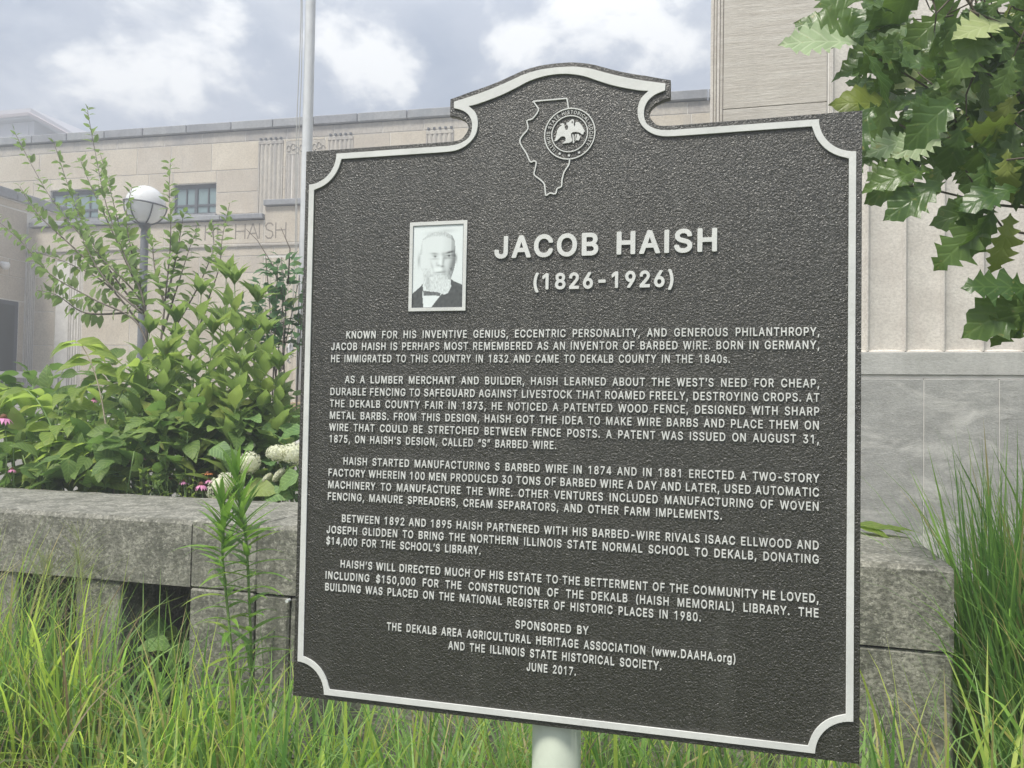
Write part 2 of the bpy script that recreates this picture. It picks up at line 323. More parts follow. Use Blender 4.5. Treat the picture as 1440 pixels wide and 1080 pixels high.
GLYPHS = json.loads('''{"A":[480,[[10,1,17,-6,85,-6,90,-3,139,136,339,136,390,-3,395,-6,461,-6,466,-3,468,5,282,509,275,514,201,514,192,503],[316,205,162,205,192,285,239,434,284,291]]],"B":[456,[[330,379,330,355,320,331,299,308,285,300,237,290,132,291,133,446,249,446,289,438,309,426,322,409],[424,147,418,183,396,223,367,250,332,267,355,278,378,297,394,321,404,353,404,385,398,417,386,445,371,466,329,498,309,506,271,514,61,514,54,507,54,1,57,-4,275,-6,303,-2,341,10,371,26,402,59,418,93,424,125],[350,137,348,115,340,99,321,80,301,70,245,62,132,63,133,224,269,224,289,220,303,214,330,193,346,165]]],"C":[510,[[478,355,466,397,440,441,415,468,387,490,359,504,317,518,279,522,231,520,197,512,145,488,98,447,72,409,50,361,40,321,34,273,36,211,50,147,70,103,98,61,135,28,183,2,237,-12,311,-10,367,8,391,22,430,55,454,89,466,113,478,159,471,166,405,164,394,133,376,105,341,76,311,64,291,60,241,60,207,70,187,80,156,107,138,131,124,161,114,195,110,225,110,283,114,313,130,363,152,397,173,418,197,434,229,446,283,450,327,440,359,420,386,391,398,367,400,353,409,342,471,342,476,345]]],"D":[502,[[468,273,462,329,438,395,422,423,404,445,355,484,321,500,261,514,61,514,54,507,54,1,57,-4,261,-4,315,8,355,26,381,44,410,73,440,119,462,181,468,237],[394,255,390,205,380,165,364,131,331,96,297,76,249,64,132,63,133,446,255,444,301,432,331,414,366,375,380,345,390,305]]],"E":[419,[[378,507,371,514,61,514,54,507,54,1,61,-6,375,-6,380,-3,382,55,375,62,132,63,133,222,355,222,362,229,362,285,355,292,133,292,132,445,371,446,378,453]]],"F":[410,[[376,507,369,514,61,514,54,507,54,1,61,-6,125,-6,132,1,133,214,345,214,352,221,352,277,345,284,132,285,132,445,369,446,376,453]]],"G":[520,[[34,273,36,209,42,173,62,117,84,79,127,34,149,18,177,4,237,-12,297,-12,353,2,403,28,432,55,456,87,470,115,478,141,484,185,484,255,477,262,285,262,280,259,278,199,281,194,408,191,404,157,390,123,361,88,331,70,295,60,233,62,187,80,150,115,128,151,114,195,110,225,110,283,114,313,130,363,150,395,189,430,203,438,239,448,299,448,329,438,359,418,384,389,405,344,473,342,480,349,472,381,452,423,426,457,407,474,387,488,341,510,277,522,229,520,179,506,147,490,123,472,94,443,70,407,52,367,40,327]]],"H":[517,[[54,507,54,1,61,-6,125,-6,132,1,133,226,385,226,386,1,393,-6,457,-6,462,-3,464,507,457,514,393,514,386,507,385,294,133,294,132,507,125,514,61,514]]],"I":[185,[[130,507,123,514,61,514,54,507,54,1,61,-6,123,-6,130,1]]],"J":[396,[[28,171,28,123,36,85,62,39,89,14,107,4,125,-4,165,-12,221,-10,245,-4,275,10,304,35,318,51,332,79,342,129,342,507,335,514,273,514,266,507,266,137,264,117,248,83,231,68,209,58,177,56,155,60,133,72,112,97,106,115,104,171,101,176,35,178]]],"K":[467,[[54,507,54,1,61,-6,125,-6,130,-3,132,167,197,236,369,-4,447,-6,452,-3,454,1,446,15,250,287,452,507,445,514,359,512,182,321,131,260,132,507,125,514,61,514]]],"L":[393,[[54,507,56,-3,61,-6,361,-6,368,1,368,55,361,62,132,63,132,507,125,514,61,514]]],"M":[628,[[574,507,567,514,477,514,470,509,346,189,315,92,284,187,158,509,151,514,61,514,54,507,54,1,61,-6,121,-6,128,1,127,396,164,289,222,143,278,3,287,-6,341,-6,348,-1,462,289,499,394,498,1,505,-6,571,-4,574,1]]],"N":[523,[[54,507,54,1,61,-6,125,-6,132,1,129,404,194,291,382,-3,387,-6,463,-6,468,-3,470,507,463,514,401,514,394,507,393,110,348,187,142,511,137,514,61,514]]],"O":[533,[[498,293,492,331,476,381,454,423,413,470,389,488,331,514,303,520,253,522,203,514,145,488,94,441,72,409,50,361,40,321,34,273,36,211,50,147,70,103,94,67,135,28,183,2,237,-12,299,-12,357,4,387,20,413,38,452,83,476,127,492,177,498,215],[110,225,110,283,114,313,130,363,152,397,175,420,209,440,229,446,257,450,303,446,329,438,361,418,382,397,408,353,420,313,424,285,424,223,420,195,410,161,394,129,380,109,349,82,327,70,293,60,241,60,207,70,179,86,148,117,130,145,116,187]]],"P":[445,[[338,367,338,329,332,305,322,285,297,262,281,254,245,248,132,249,133,446,257,446,281,440,301,430,320,413,328,401],[414,369,404,413,384,451,355,480,311,504,263,514,61,514,54,507,54,1,61,-6,125,-6,132,1,132,179,263,180,313,192,351,212,384,245,402,277,414,325]]],"Q":[533,[[498,293,492,331,476,381,454,423,413,470,389,488,331,514,303,520,253,522,203,514,145,488,94,441,72,409,50,361,40,321,34,273,36,211,50,147,82,83,127,34,183,2,237,-12,299,-12,329,-6,355,4,397,-52,467,-54,474,-47,472,-43,412,37,452,83,484,147,498,215],[110,225,110,283,114,313,130,363,152,397,175,420,209,440,229,446,257,450,303,446,329,438,361,418,382,397,408,353,420,313,424,285,424,223,414,173,394,129,367,96,317,162,247,164,242,161,242,153,310,65,293,60,241,60,207,70,179,86,148,117,130,145,116,187]]],"R":[449,[[54,507,56,-3,61,-6,125,-6,132,1,133,192,243,192,348,-3,353,-6,427,-6,434,1,322,205,361,228,384,251,406,291,412,309,412,395,406,415,382,457,337,494,281,512,61,514],[338,375,338,329,330,303,321,290,297,272,263,262,132,261,133,446,257,446,293,436,322,415,332,397]]],"S":[447,[[32,135,42,89,60,55,85,28,105,14,139,-2,179,-12,257,-14,297,-6,323,4,347,16,378,43,406,87,414,127,414,161,396,207,361,244,349,252,313,270,173,312,145,328,126,349,122,361,122,389,126,403,138,421,155,436,171,444,205,452,247,452,285,442,318,415,328,397,330,379,337,372,399,372,404,375,404,405,390,439,382,453,345,488,313,506,275,518,217,522,181,518,141,506,97,480,76,459,64,441,48,403,48,345,58,317,78,289,123,256,185,232,295,200,315,188,330,173,338,157,340,131,334,109,313,82,287,66,251,56,199,56,167,64,139,80,118,105,112,131,103,142,39,142]]],"T":[449,[[26,469,26,453,33,446,188,445,188,1,195,-6,257,-6,264,1,264,445,417,446,424,453,424,507,417,514,33,514,26,507]]],"U":[517,[[54,507,54,161,58,131,66,105,94,55,131,22,173,0,231,-14,287,-14,339,-2,367,10,408,39,426,59,450,101,462,145,464,173,464,507,457,514,395,514,388,507,386,155,372,115,343,82,309,64,285,58,233,58,199,68,175,82,146,115,136,137,130,167,130,507,123,514,61,514]]],"V":[480,[[468,507,461,514,395,514,390,511,282,203,241,72,200,203,90,509,83,514,17,514,10,507,196,3,205,-6,277,-6,284,-1]]],"W":[686,[[676,507,669,514,603,514,596,507,493,94,398,467,388,505,383,512,307,514,298,505,193,94,90,505,81,514,17,514,10,507,144,15,150,-3,155,-6,229,-6,238,5,320,305,343,402,366,305,448,1,455,-6,533,-4,540,11]]],"X":[474,[[462,1,282,263,448,501,450,507,443,514,369,512,298,411,237,314,210,363,109,512,31,514,26,511,24,507,42,479,194,261,12,1,19,-6,95,-4,184,121,237,206,294,115,379,-4,455,-6]]],"Y":[472,[[460,507,453,514,381,514,374,509,270,339,237,274,202,339,98,509,91,514,19,514,12,507,198,207,198,1,205,-6,267,-6,274,1,274,207]]],"Z":[438,[[404,507,397,514,41,514,34,507,34,453,41,446,310,445,264,383,38,51,36,1,43,-6,399,-6,404,-3,406,55,399,62,128,63,174,125,402,459]]],"0":[453,[[410,303,400,363,390,397,364,449,350,467,325,490,281,514,257,520,215,522,179,516,143,500,125,488,92,453,72,417,58,381,46,329,42,293,42,215,52,149,72,89,94,53,125,20,165,-2,201,-12,253,-12,279,-6,325,18,358,51,382,91,400,145,408,187],[338,285,336,205,330,165,318,123,300,91,287,78,271,66,251,58,201,58,185,64,156,89,146,103,128,145,116,215,118,313,134,381,154,417,181,442,205,452,233,454,255,450,275,440,300,417,318,385,326,361]]],"1":[453,[[282,507,275,514,197,514,93,440,80,427,80,359,87,352,206,437,206,1,213,-6,275,-6,282,1]]],"2":[453,[[58,47,58,1,65,-6,389,-6,396,1,396,55,389,62,164,63,278,183,342,257,370,299,386,349,384,405,378,425,354,465,333,486,297,508,267,518,215,522,163,512,119,488,92,461,82,447,66,411,60,383,62,359,67,356,131,358,138,399,150,421,165,436,193,450,231,454,257,450,283,438,306,413,314,389,314,357,310,339,298,313,278,285]]],"3":[453,[[38,131,42,103,58,65,64,55,103,18,165,-8,189,-12,247,-12,301,2,331,18,362,45,388,87,398,119,400,145,398,169,388,205,363,244,331,270,305,284,281,292,236,297,376,457,376,511,371,514,71,514,64,507,64,453,71,446,278,445,154,305,152,249,159,242,233,240,275,228,295,214,312,193,320,173,324,145,322,123,312,97,287,72,239,56,201,56,179,60,153,70,128,93,118,113,116,131,109,138,45,138]]],"4":[453,[[420,161,413,168,350,169,350,507,343,514,247,514,240,509,34,159,34,105,41,98,275,98,278,-3,283,-6,343,-6,350,1,350,97,417,100,420,105],[276,437,276,169,118,169]]],"5":[453,[[398,163,392,213,372,259,350,289,317,316,267,336,213,340,179,332,142,315,157,446,365,446,372,453,370,511,365,514,97,514,92,511,88,499,62,269,64,249,129,240,147,254,185,268,237,270,259,264,283,250,308,221,320,187,322,153,316,121,302,95,273,68,241,56,205,56,169,68,140,95,134,105,130,125,121,136,61,136,54,129,56,107,70,71,84,49,115,20,145,2,175,-8,195,-12,245,-12,267,-8,313,10,347,36,362,53,386,95,396,135]]],"6":[453,[[58,185,58,139,64,109,74,81,92,51,111,30,135,12,163,-2,205,-12,253,-12,273,-8,315,10,347,34,370,65,384,93,394,129,396,157,392,195,378,237,362,263,339,286,307,306,257,320,223,320,194,313,324,501,326,507,319,514,251,514,246,511,96,287,74,241],[322,157,316,117,290,77,263,60,235,54,197,58,167,74,142,105,132,135,132,181,142,211,150,223,177,248,205,258,247,258,263,254,289,238,316,197]]],"7":[453,[[398,507,391,514,63,514,56,507,56,453,63,446,316,445,92,3,99,-6,165,-6,170,-3,398,449]]],"8":[453,[[46,155,48,107,62,71,82,43,105,22,137,4,157,-4,197,-12,257,-12,279,-8,317,4,345,20,374,47,394,77,404,107,408,135,402,175,378,221,355,246,316,267,347,284,378,329,388,373,386,405,380,429,354,469,325,494,283,514,237,522,185,518,153,508,121,490,86,455,72,427,66,403,66,355,74,329,94,297,109,282,138,267,109,254,80,229,56,189],[140,357,140,395,156,427,167,438,209,454,243,454,285,438,304,417,312,395,312,357,304,335,281,310,253,298,211,296,181,304,152,329],[332,139,326,107,310,83,281,64,251,56,201,56,163,68,134,93,122,123,122,155,138,191,171,218,203,228,251,228,291,212,320,183,330,157]]],"9":[453,[[58,373,58,331,66,291,92,245,115,222,153,200,177,192,231,188,258,195,126,5,124,1,131,-6,199,-6,208,1,340,195,362,233,388,295,396,347,392,387,384,413,372,439,352,467,333,486,291,510,237,522,179,516,161,510,119,486,92,459,82,443,68,415],[320,375,320,327,316,311,306,291,290,271,263,254,245,250,209,250,179,260,144,295,132,333,132,371,136,389,150,417,177,442,209,454,245,454,273,444,302,417,316,391]]],".":[188,[[44,51,44,31,50,15,67,-2,85,-10,107,-10,127,0,140,15,148,41,146,55,136,73,121,86,107,92,85,92,67,84,50,67]]],",":[188,[[32,-113,34,-123,39,-126,83,-126,88,-123,142,69,135,76,69,76,64,73]]],"(":[273,[[242,537,235,544,177,544,164,529,138,475,114,409,94,323,84,249,84,163,94,99,120,9,142,-43,173,-100,235,-102,240,-99,242,-95,214,-37,192,19,168,101,158,173,158,243,166,311,186,395,210,467]]],")":[273,[[32,537,68,457,86,399,106,317,116,231,114,155,102,89,82,21,48,-63,32,-93,34,-99,39,-102,97,-102,102,-99,124,-59,156,15,178,93,190,169,190,235,184,299,170,369,148,443,114,521,104,539,97,544,39,544]]],"-":[453,[[108,243,108,189,115,182,337,182,344,189,344,243,337,250,115,250]]],"$":[447,[[32,135,42,89,68,45,93,22,129,2,159,-8,195,-14,198,-77,203,-80,243,-80,250,-73,251,-14,297,-6,347,16,365,30,390,59,406,87,412,109,414,161,400,201,361,244,313,270,250,289,251,450,285,442,307,426,322,409,328,397,330,379,337,372,403,374,406,393,398,423,382,453,345,488,313,506,275,518,250,521,250,581,247,586,203,588,196,581,196,519,151,510,117,494,97,480,76,459,64,441,48,403,46,385,46,361,52,331,64,307,78,289,123,256,196,229,196,59,187,58,167,64,139,80,118,105,112,131,103,142,39,142],[340,145,340,131,334,109,313,82,287,66,250,57,251,214,295,200,315,188,334,167],[122,361,124,397,138,421,155,436,171,444,196,449,196,305,173,312,145,328,130,343]]],"'":[206,[[142,507,135,514,71,514,64,507,70,343,72,319,79,312,127,312,134,319]]],"\\u2019":[177,[[156,507,149,514,83,514,78,511,46,323,48,315,53,312,97,312,102,315]]],"\\u201c":[300,[[156,507,149,514,105,514,98,509,46,321,53,312,121,312,126,315],[170,325,172,315,177,312,243,312,248,315,252,325,280,507,273,514,229,514,222,509]]],"\\u201d":[300,[[156,507,149,514,83,514,78,511,46,323,48,315,53,312,97,312,102,315],[280,507,273,514,205,514,200,511,170,329,170,319,177,312,221,312,226,315]]],"w":[567,[[550,377,543,384,481,384,474,379,397,94,368,217,324,375,319,382,253,384,246,379,200,217,171,94,92,381,87,384,25,384,18,377,126,17,134,-3,139,-6,199,-6,204,-3,283,280,286,279,314,165,364,-3,369,-6,433,-4]]],"o":[415,[[28,201,30,153,38,113,64,59,109,14,151,-6,183,-14,233,-14,251,-10,275,-2,317,22,348,55,366,85,382,131,388,187,384,235,376,267,348,321,317,354,301,366,277,378,233,390,183,390,157,384,139,378,101,356,64,317,44,279,34,247],[314,187,308,137,302,117,290,95,267,70,251,60,215,52,185,54,165,60,151,68,130,89,112,121,102,177,108,239,122,275,151,308,165,316,197,324,233,322,251,316,267,306,284,289,296,271,308,239]]],"r":[259,[[48,171,48,1,55,-6,113,-6,118,-3,120,253,126,273,149,302,175,316,199,320,237,316,247,318,250,323,250,383,243,390,185,388,149,372,126,351,119,340,118,377,115,382,55,384,50,381]]],"g":[425,[[378,377,371,384,311,382,308,377,307,330,279,364,237,386,217,390,175,390,133,378,101,360,62,319,40,273,28,219,28,165,32,137,46,95,74,51,89,36,113,20,133,10,169,0,221,0,249,8,269,18,291,36,306,55,306,-5,302,-35,294,-55,271,-76,235,-90,171,-88,145,-78,105,-38,99,-36,48,-65,46,-71,54,-87,95,-128,117,-140,153,-152,181,-156,235,-156,287,-144,319,-128,344,-107,360,-85,376,-43],[102,181,106,235,122,279,151,310,179,322,229,322,261,308,286,281,302,241,306,219,306,167,302,143,288,109,259,78,227,66,185,66,163,72,141,86,122,107,116,119,106,151]]],"s":[365,[[30,93,36,69,46,49,85,10,113,-4,135,-10,159,-14,209,-14,257,-2,299,24,318,45,330,65,338,107,334,133,324,157,295,188,267,204,243,212,147,236,120,255,116,263,116,291,139,316,167,326,209,326,227,320,250,301,262,277,269,272,319,282,330,291,326,305,304,343,275,368,251,380,223,388,163,390,129,382,91,364,60,335,48,313,42,293,44,247,62,211,95,184,139,166,211,150,243,138,258,123,262,109,260,89,241,66,225,58,205,52,161,52,127,64,114,77,100,107,93,112,41,102]]]}''')
BOLD = json.loads('''{"J":[396,[[358,507,354,519,347,526,335,530,273,530,261,526,252,515,250,137,244,107,229,86,211,76,193,72,163,74,141,86,128,101,122,117,118,179,105,192,35,194,23,190,16,183,12,171,12,123,22,77,48,31,87,-4,117,-18,149,-26,205,-28,253,-18,283,-4,303,12,332,43,346,71,356,109]]],"A":[480,[[-6,1,-2,-11,5,-18,17,-22,85,-22,97,-18,106,-7,151,120,329,120,374,-7,383,-18,395,-22,461,-22,473,-18,480,-11,484,5,296,517,287,526,275,530,201,530,189,526,178,511],[294,221,186,221,239,380,270,283]]],"C":[510,[[494,355,480,405,466,431,446,459,395,504,367,518,317,534,279,538,231,536,189,526,137,502,113,484,84,455,58,417,36,369,24,321,18,273,20,211,36,139,56,95,84,53,113,24,139,6,175,-12,237,-28,311,-26,375,-6,415,20,444,47,468,81,480,105,494,153,492,167,483,178,471,182,401,180,390,171,380,141,362,113,333,90,303,78,241,76,195,94,170,115,152,139,130,195,126,225,126,283,130,313,144,355,166,389,195,414,229,430,257,434,307,430,343,412,372,383,384,359,390,337,401,328,479,328,490,337]]],"O":[533,[[514,293,508,331,490,389,468,431,421,484,397,502,339,528,303,536,253,538,195,528,137,502,80,449,58,417,36,369,24,321,18,273,20,211,36,139,56,95,80,59,127,14,175,-12,237,-28,299,-28,337,-20,365,-10,395,6,421,24,448,51,466,75,490,119,508,177,514,215],[408,285,408,223,404,195,388,151,366,117,355,106,319,84,293,76,241,76,215,84,187,100,162,125,144,153,130,195,126,225,128,299,144,355,166,389,183,406,197,416,229,430,257,434,303,430,337,416,353,404,378,375,394,345,404,313]]],"B":[456,[[440,147,432,191,418,219,383,258,368,267,392,289,408,313,420,353,420,385,412,425,400,453,386,473,359,498,317,520,271,530,61,530,49,526,42,519,38,507,38,1,42,-11,49,-18,61,-22,275,-22,303,-18,349,-4,379,12,416,51,432,85,438,109],[148,317,149,430,249,430,275,426,289,420,302,409,308,401,314,379,314,357,302,333,291,322,267,310,237,306,149,306],[148,181,149,208,279,206,295,200,320,179,332,157,334,137,332,119,326,107,313,94,293,84,245,78,149,78]]],"H":[517,[[38,507,38,1,42,-11,49,-18,61,-22,125,-22,137,-18,146,-7,149,210,369,210,372,-7,381,-18,393,-22,457,-22,469,-18,476,-11,480,1,480,507,476,519,469,526,457,530,393,530,381,526,374,519,370,507,369,310,149,310,148,507,144,519,137,526,125,530,61,530,49,526,42,519]]],"I":[185,[[146,507,142,519,135,526,123,530,53,528,42,519,38,507,38,1,42,-11,49,-18,61,-22,131,-20,142,-11,146,1]]],"S":[447,[[430,161,414,209,369,258,321,284,181,326,153,342,140,357,138,389,152,413,179,430,205,436,247,436,277,428,304,407,312,393,318,367,329,358,399,356,411,360,420,371,422,393,412,431,396,461,363,494,333,514,297,528,275,534,217,538,181,534,133,520,89,494,62,467,40,429,32,403,32,345,40,317,54,293,95,254,147,228,287,186,307,174,322,155,324,131,320,117,299,92,279,80,251,72,199,72,165,82,147,94,132,113,122,147,111,156,39,158,27,154,20,147,16,135,24,93,40,57,54,37,85,8,121,-12,159,-24,191,-30,257,-30,305,-20,331,-10,355,2,392,35,420,79,428,109]]],"(":[273,[[258,537,254,549,247,556,235,560,177,560,165,556,156,547,130,497,100,417,78,323,68,249,68,163,80,89,106,1,144,-83,158,-107,165,-114,177,-118,235,-118,247,-114,254,-107,258,-95,256,-87,228,-29,206,27,184,101,174,173,174,243,182,311,200,387,224,459]]],"1":[453,[[64,427,66,351,75,340,87,336,99,340,187,406,190,405,190,1,194,-11,201,-18,213,-22,283,-20,294,-11,298,1,298,507,294,519,287,526,275,530,189,528,77,448,68,439]]],"8":[453,[[424,135,418,175,406,207,386,237,352,267,388,313,402,355,404,387,394,437,368,477,333,508,291,528,237,538,185,534,145,522,113,504,72,463,58,435,50,403,50,355,64,313,100,267,66,237,52,217,42,197,30,155,34,99,48,63,68,35,97,8,129,-10,149,-18,197,-28,257,-28,279,-24,325,-10,353,6,388,39,408,69,420,107],[316,139,312,115,306,103,281,82,251,72,201,72,179,78,148,101,138,123,138,155,152,183,179,204,203,212,251,212,277,202,306,175,314,155],[296,395,296,357,290,343,273,324,253,314,211,312,189,318,166,337,156,357,156,395,162,407,175,424,201,436,243,438,257,434,277,424,290,409]]],"2":[453,[[412,55,408,67,401,74,389,78,200,79,292,175,362,257,384,291,402,349,402,397,398,413,392,433,368,473,341,500,305,522,267,534,215,538,161,528,127,512,111,502,78,469,68,455,52,419,44,383,46,355,55,344,67,340,135,342,148,355,150,385,164,413,173,422,195,434,231,438,255,434,275,424,292,405,298,389,298,357,294,341,264,293,60,75,46,59,42,47,44,-7,53,-18,65,-22,389,-22,401,-18,410,-7]]],"6":[453,[[42,185,42,139,50,101,60,73,78,43,103,16,127,-2,155,-16,205,-28,253,-28,281,-22,323,-4,355,20,384,57,398,85,410,129,412,157,408,195,392,245,376,271,347,300,327,314,299,326,257,336,230,337,340,497,342,507,338,519,331,526,319,530,251,530,239,526,232,519,82,295,60,249],[306,157,302,125,286,97,267,80,235,70,205,72,175,88,156,113,148,135,148,181,156,203,164,215,185,234,205,242,247,242,275,228,286,217,302,189]]],"-":[453,[[92,243,94,181,103,170,115,166,345,168,356,177,360,189,360,243,356,255,349,262,337,266,115,266,103,262,96,255]]],"9":[453,[[412,347,408,387,398,421,386,447,366,475,341,500,299,524,237,538,215,538,171,530,153,524,111,500,78,467,68,451,54,423,42,373,42,331,48,297,52,283,78,237,107,208,145,186,177,176,217,174,222,171,110,9,108,1,112,-11,119,-18,131,-22,199,-22,211,-18,222,-7,354,187,376,225,402,287],[148,333,148,371,158,399,164,409,185,428,209,438,243,438,265,430,288,409,304,375,302,319,288,293,267,274,253,268,209,266,187,274,158,303]]],")":[273,[[16,-93,20,-107,27,-114,39,-118,97,-118,109,-114,116,-107,156,-27,182,45,204,153,206,235,196,323,172,421,142,501,118,547,109,556,97,560,39,560,27,556,20,549,16,537,18,527,54,449,86,337,98,257,100,185,96,139,76,53,56,-3]]]}''')
WORLD = set()
def world(o):
    m = o.matrix_basis.copy()
    if o.parent: m = world(o.parent) @ o.matrix_parent_inverse @ m
    return m
def root(o):
    while o.parent: o = o.parent
    return o
_link = link
def link(name, me, parent=None, m=None, mw=None):
    o = _link(name, me, parent, m, mw)
    if parent and root(parent).name in WORLD: o.matrix_parent_inverse = world(parent).inverted()
    return o
def thing(name, loc, label, cat, group=None, kind=None):     # an Empty whose parts are written in world coordinates
    o = empty(name, loc, label=label, cat=cat, group=group, kind=kind); WORLD.add(o.name); return o

# ================================================================ ground
def sheet(name, x0, x1, y0, y1, z, m, kind='structure'):
    me = mesh(name, [(x0,y0,z),(x1,y0,z),(x1,y1,z),(x0,y1,z)], [(0,1,2,3)]); o = link(name, me, None, m); o['kind'] = kind; return o
sheet('ground', -300, 300, -300, 300, 0, M['lawn'])
box('planting_bed_soil', -12, 1.5, 2.13, 5.9, -.05, .30, M['soil'], None, .02, 'structure')
# raised paved terrace in front of the entrance, with a low front edge
box('terrace', -13.8, -1.2, 6.4, 13.1, -.05, .98, M['paving'], None, .02, 'structure')
sheet('path', -30, 30, -14, -4, .004, M['paving'])

# ================================================================ low stone wall
wall = thing('stone_wall', (-.4, 1.76, 0), 'low weathered limestone wall with a thick slab top and openings below', 'wall')
Y0, Y1 = 1.4, 2.12
def wbox(name, *a, ch=.008): return box(name, *a, M['wall_stone'], wall, ch)
def slab(x0, x1, zt=.915):
    """a cap slab with a slightly uneven, worn top and chipped arrises"""
    n = max(6, int((x1-x0)/.05)); v = []; f = []
    prof = [(Y0, .64), (Y0, .895), (Y0+.012, .912), (Y0+.1, .915), (Y0+.3, .916), (Y1-.1, .915), (Y1-.015, .91), (Y1, .89), (Y1, .64)]
    for i in range(n+1):
        x = x0+(x1-x0)*i/n
        e = .012 if i in (0, n) else 0
        xx = x
        for k, (y, z) in enumerate(prof):
            nz = noise.noise(Vector((x*9, y*9, z*9)))*.006+noise.noise(Vector((x*30, y*30, z*30)))*.003
            yy = y+(nz if k in (1, 2) else nz*.3)*(1 if y < 1.8 else -1)
            zz = z+(nz*.5 if 2 <= k <= 6 else 0)-(e*.5 if 1 <= k <= 7 else 0)
            v.append((xx, yy, zz))
    m_ = len(prof)
    for i in range(n):
        for k in range(m_): a = i*m_+k; b = i*m_+(k+1) % m_; f.append((a, a+m_, b+m_, b))
    f.append(tuple(range(m_))); f.append(tuple(n*m_+k for k in range(m_))[::-1])
    return link('cap_stone', mesh('cap_stone', v, f), wall, M['wall_stone'])
slab(-3.9, -1.283)
slab(-6.6, -3.908)
wbox('pier', -1.280, -.975, Y0-.001, Y1-.006, .640, .9135, ch=.006)
wbox('pier', -1.280, -.985, Y0-.004, Y1-.006, 0, .636)
slab(-.972, .45); slab(.458, 1.55)
for a, b in ((-.979, -.83), (-.822, -.1), (-.092, .68), (.688, 1.549)): wbox('wall_block', a, b, Y0+.003, Y1-.02, 0, .632)
for a, b in ((-1.86, -1.625), (-2.62, -2.17), (-3.30, -2.98), (-4.0, -3.68), (-4.9, -4.6), (-5.9, -5.6)): wbox('support_block', a, b, Y0+.012, Y1-.05, 0, .633)
wbox('back_panel', -6.6, -1.3, Y1+.35, Y1+.40, 0, .26)
b_ = MB(); b_.tube([(-.825, 1.402, .622), (-.825, 1.380, .622)], .007, 8); b_.build('bolt', M['white_metal'], wall)

# ================================================================ building on the left: a frame turned 2.2 degrees
bl = empty('library_building', (0, 14.2, 0), R(2.2), label='pale limestone library wing with flat roof, carved words THE HAISH and fluted panels', cat='building')
def courses(parent, x0, x1, zs, y, th, openings, m, lmin, lmax, gap=.016, name='stone_block', seed=3, ch=.004, flip=False):
    rr = random.Random(seed)
    def emit(a, b, c, d):
        if b-a > .04 and d-c > .03: box(name, a+gap/2, b-gap/2, y, y+th, c+gap/2, d-gap/2, m, parent, ch)
    for (za, zb) in zip(zs[1:], zs[:-1]):
        free = [(x0, x1)]
        for (ox0, ox1, oz0, oz1) in openings:
            if oz1 <= za+.01 or oz0 >= zb-.01: continue
            nf = []
            for a, b in free:
                if ox1 <= a or ox0 >= b: nf.append((a, b)); continue
                if ox0 > a: nf.append((a, ox0))
                if ox1 < b: nf.append((ox1, b))
            free = nf
            if oz1 < zb-.03: emit(ox0, ox1, oz1, zb)
            if oz0 > za+.03: emit(ox0, ox1, za, oz0)
        for a, b in free:
            x = a
            while x < b-.01:
                L = rr.uniform(lmin, lmax); e = x+L
                if e > b-lmin*.5: e = b
                emit(x, e, za, zb); x = e
def rows_of(top, hs):
    z = [top]
    for h in hs: z.append(z[-1]-h)
    return z
# backing wall in pale mortar
box('wall', -24, 11, .010, .6, 0, 5.53, M['mortar'], bl, 0); box('wall', -24, 11, .010, .6, 6.21, 7.3, M['mortar'], bl, 0)
for a_, b_ in ((-24, -17.6), (-16.3, -14.35), (-13.05, -11.13), (-10.06, 11)): box('wall', a_, b_, .010, .6, 5.531, 6.209, M['mortar'], bl, 0)
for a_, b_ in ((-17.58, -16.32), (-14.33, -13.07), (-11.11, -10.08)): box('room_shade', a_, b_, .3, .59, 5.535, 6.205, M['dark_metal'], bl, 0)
panels = [(-9.05, -8.47), (-7.42, -6.86), (-5.24, -4.65), (-3.0, -2.4)]
win = [(-11.13, -10.06, 5.53, 6.21), (-14.35, -13.05, 5.53, 6.21), (-17.6, -16.3, 5.53, 6.21)]
ops = [(a, b, 5.0, 7.08) for a, b in panels]+[(-8.40, -7.50, 5.0, 7.02)]+win
courses(bl, -24, 11, [7.32, 7.08], 0, .1, [], M['ashlar_weathered'], .9, 1.25, seed=5)
courses(bl, -24, 11, [7.08, 6.47, 5.98, 5.50, 4.9], 0, .1, ops, M['ashlar'], .8, 1.5, seed=11)
courses(bl, -4.4, 11, [4.9, 4.3, 3.7, 3.1, 2.5, 1.9, 1.3], 0, .1, [], M['ashlar'], .8, 1.4, seed=12)
x = -24.
while x < 11:
    L = random.choice((1.0, .95, 1.55, 1.1)); box('coping_stone', x+.008, min(11, x+L)-.008, -.07, .62, 7.33, 7.51, M['coping'], bl, .012); x += L
def fluted_panel(parent, a, b, z0, z1, y, ribs=5, m='ashlar_weathered', dent=True):
    N = ribs*8; v = []; f = []
    for i in range(N+1):
        t = i/N; x = a+.03+(b-a-.06)*t; d = -abs(math.sin(math.pi*ribs*t))*.03+.008
        v += [(x, y+d, z0), (x, y+d, z1)]
    for i in range(N): f.append((2*i, 2*i+2, 2*i+3, 2*i+1))
    p_ = link('fluted_panel', mesh('fluted_panel', v, f, True), parent, M[m])
    g_ = MB(); g_.box(a, a+.03, y-.012, y+.09, z0, z1); g_.box(b-.03, b, y-.012, y+.09, z0, z1); g_.build('panel_frame', M[m], p_)
    if dent:
        box('lintel', a, b, y-.02, y+.09, z1+.004, z1+.075, M[m], parent, .004)
        for k in range(5):
            xx = a+.05+(b-a-.1)*k/4; box('dentil', xx-.022, xx+.022, y-.035, y+.0, z1+.10, z1+.14, M['dark_metal'], parent, 0)
    return p_
for a, b in panels: fluted_panel(bl, a, b, 4.9, 6.98, 0.0)
box('spandrel', -8.40, -7.50, .002, .1, 6.73, 7.02, M['ashlar_weathered'], bl, .004)
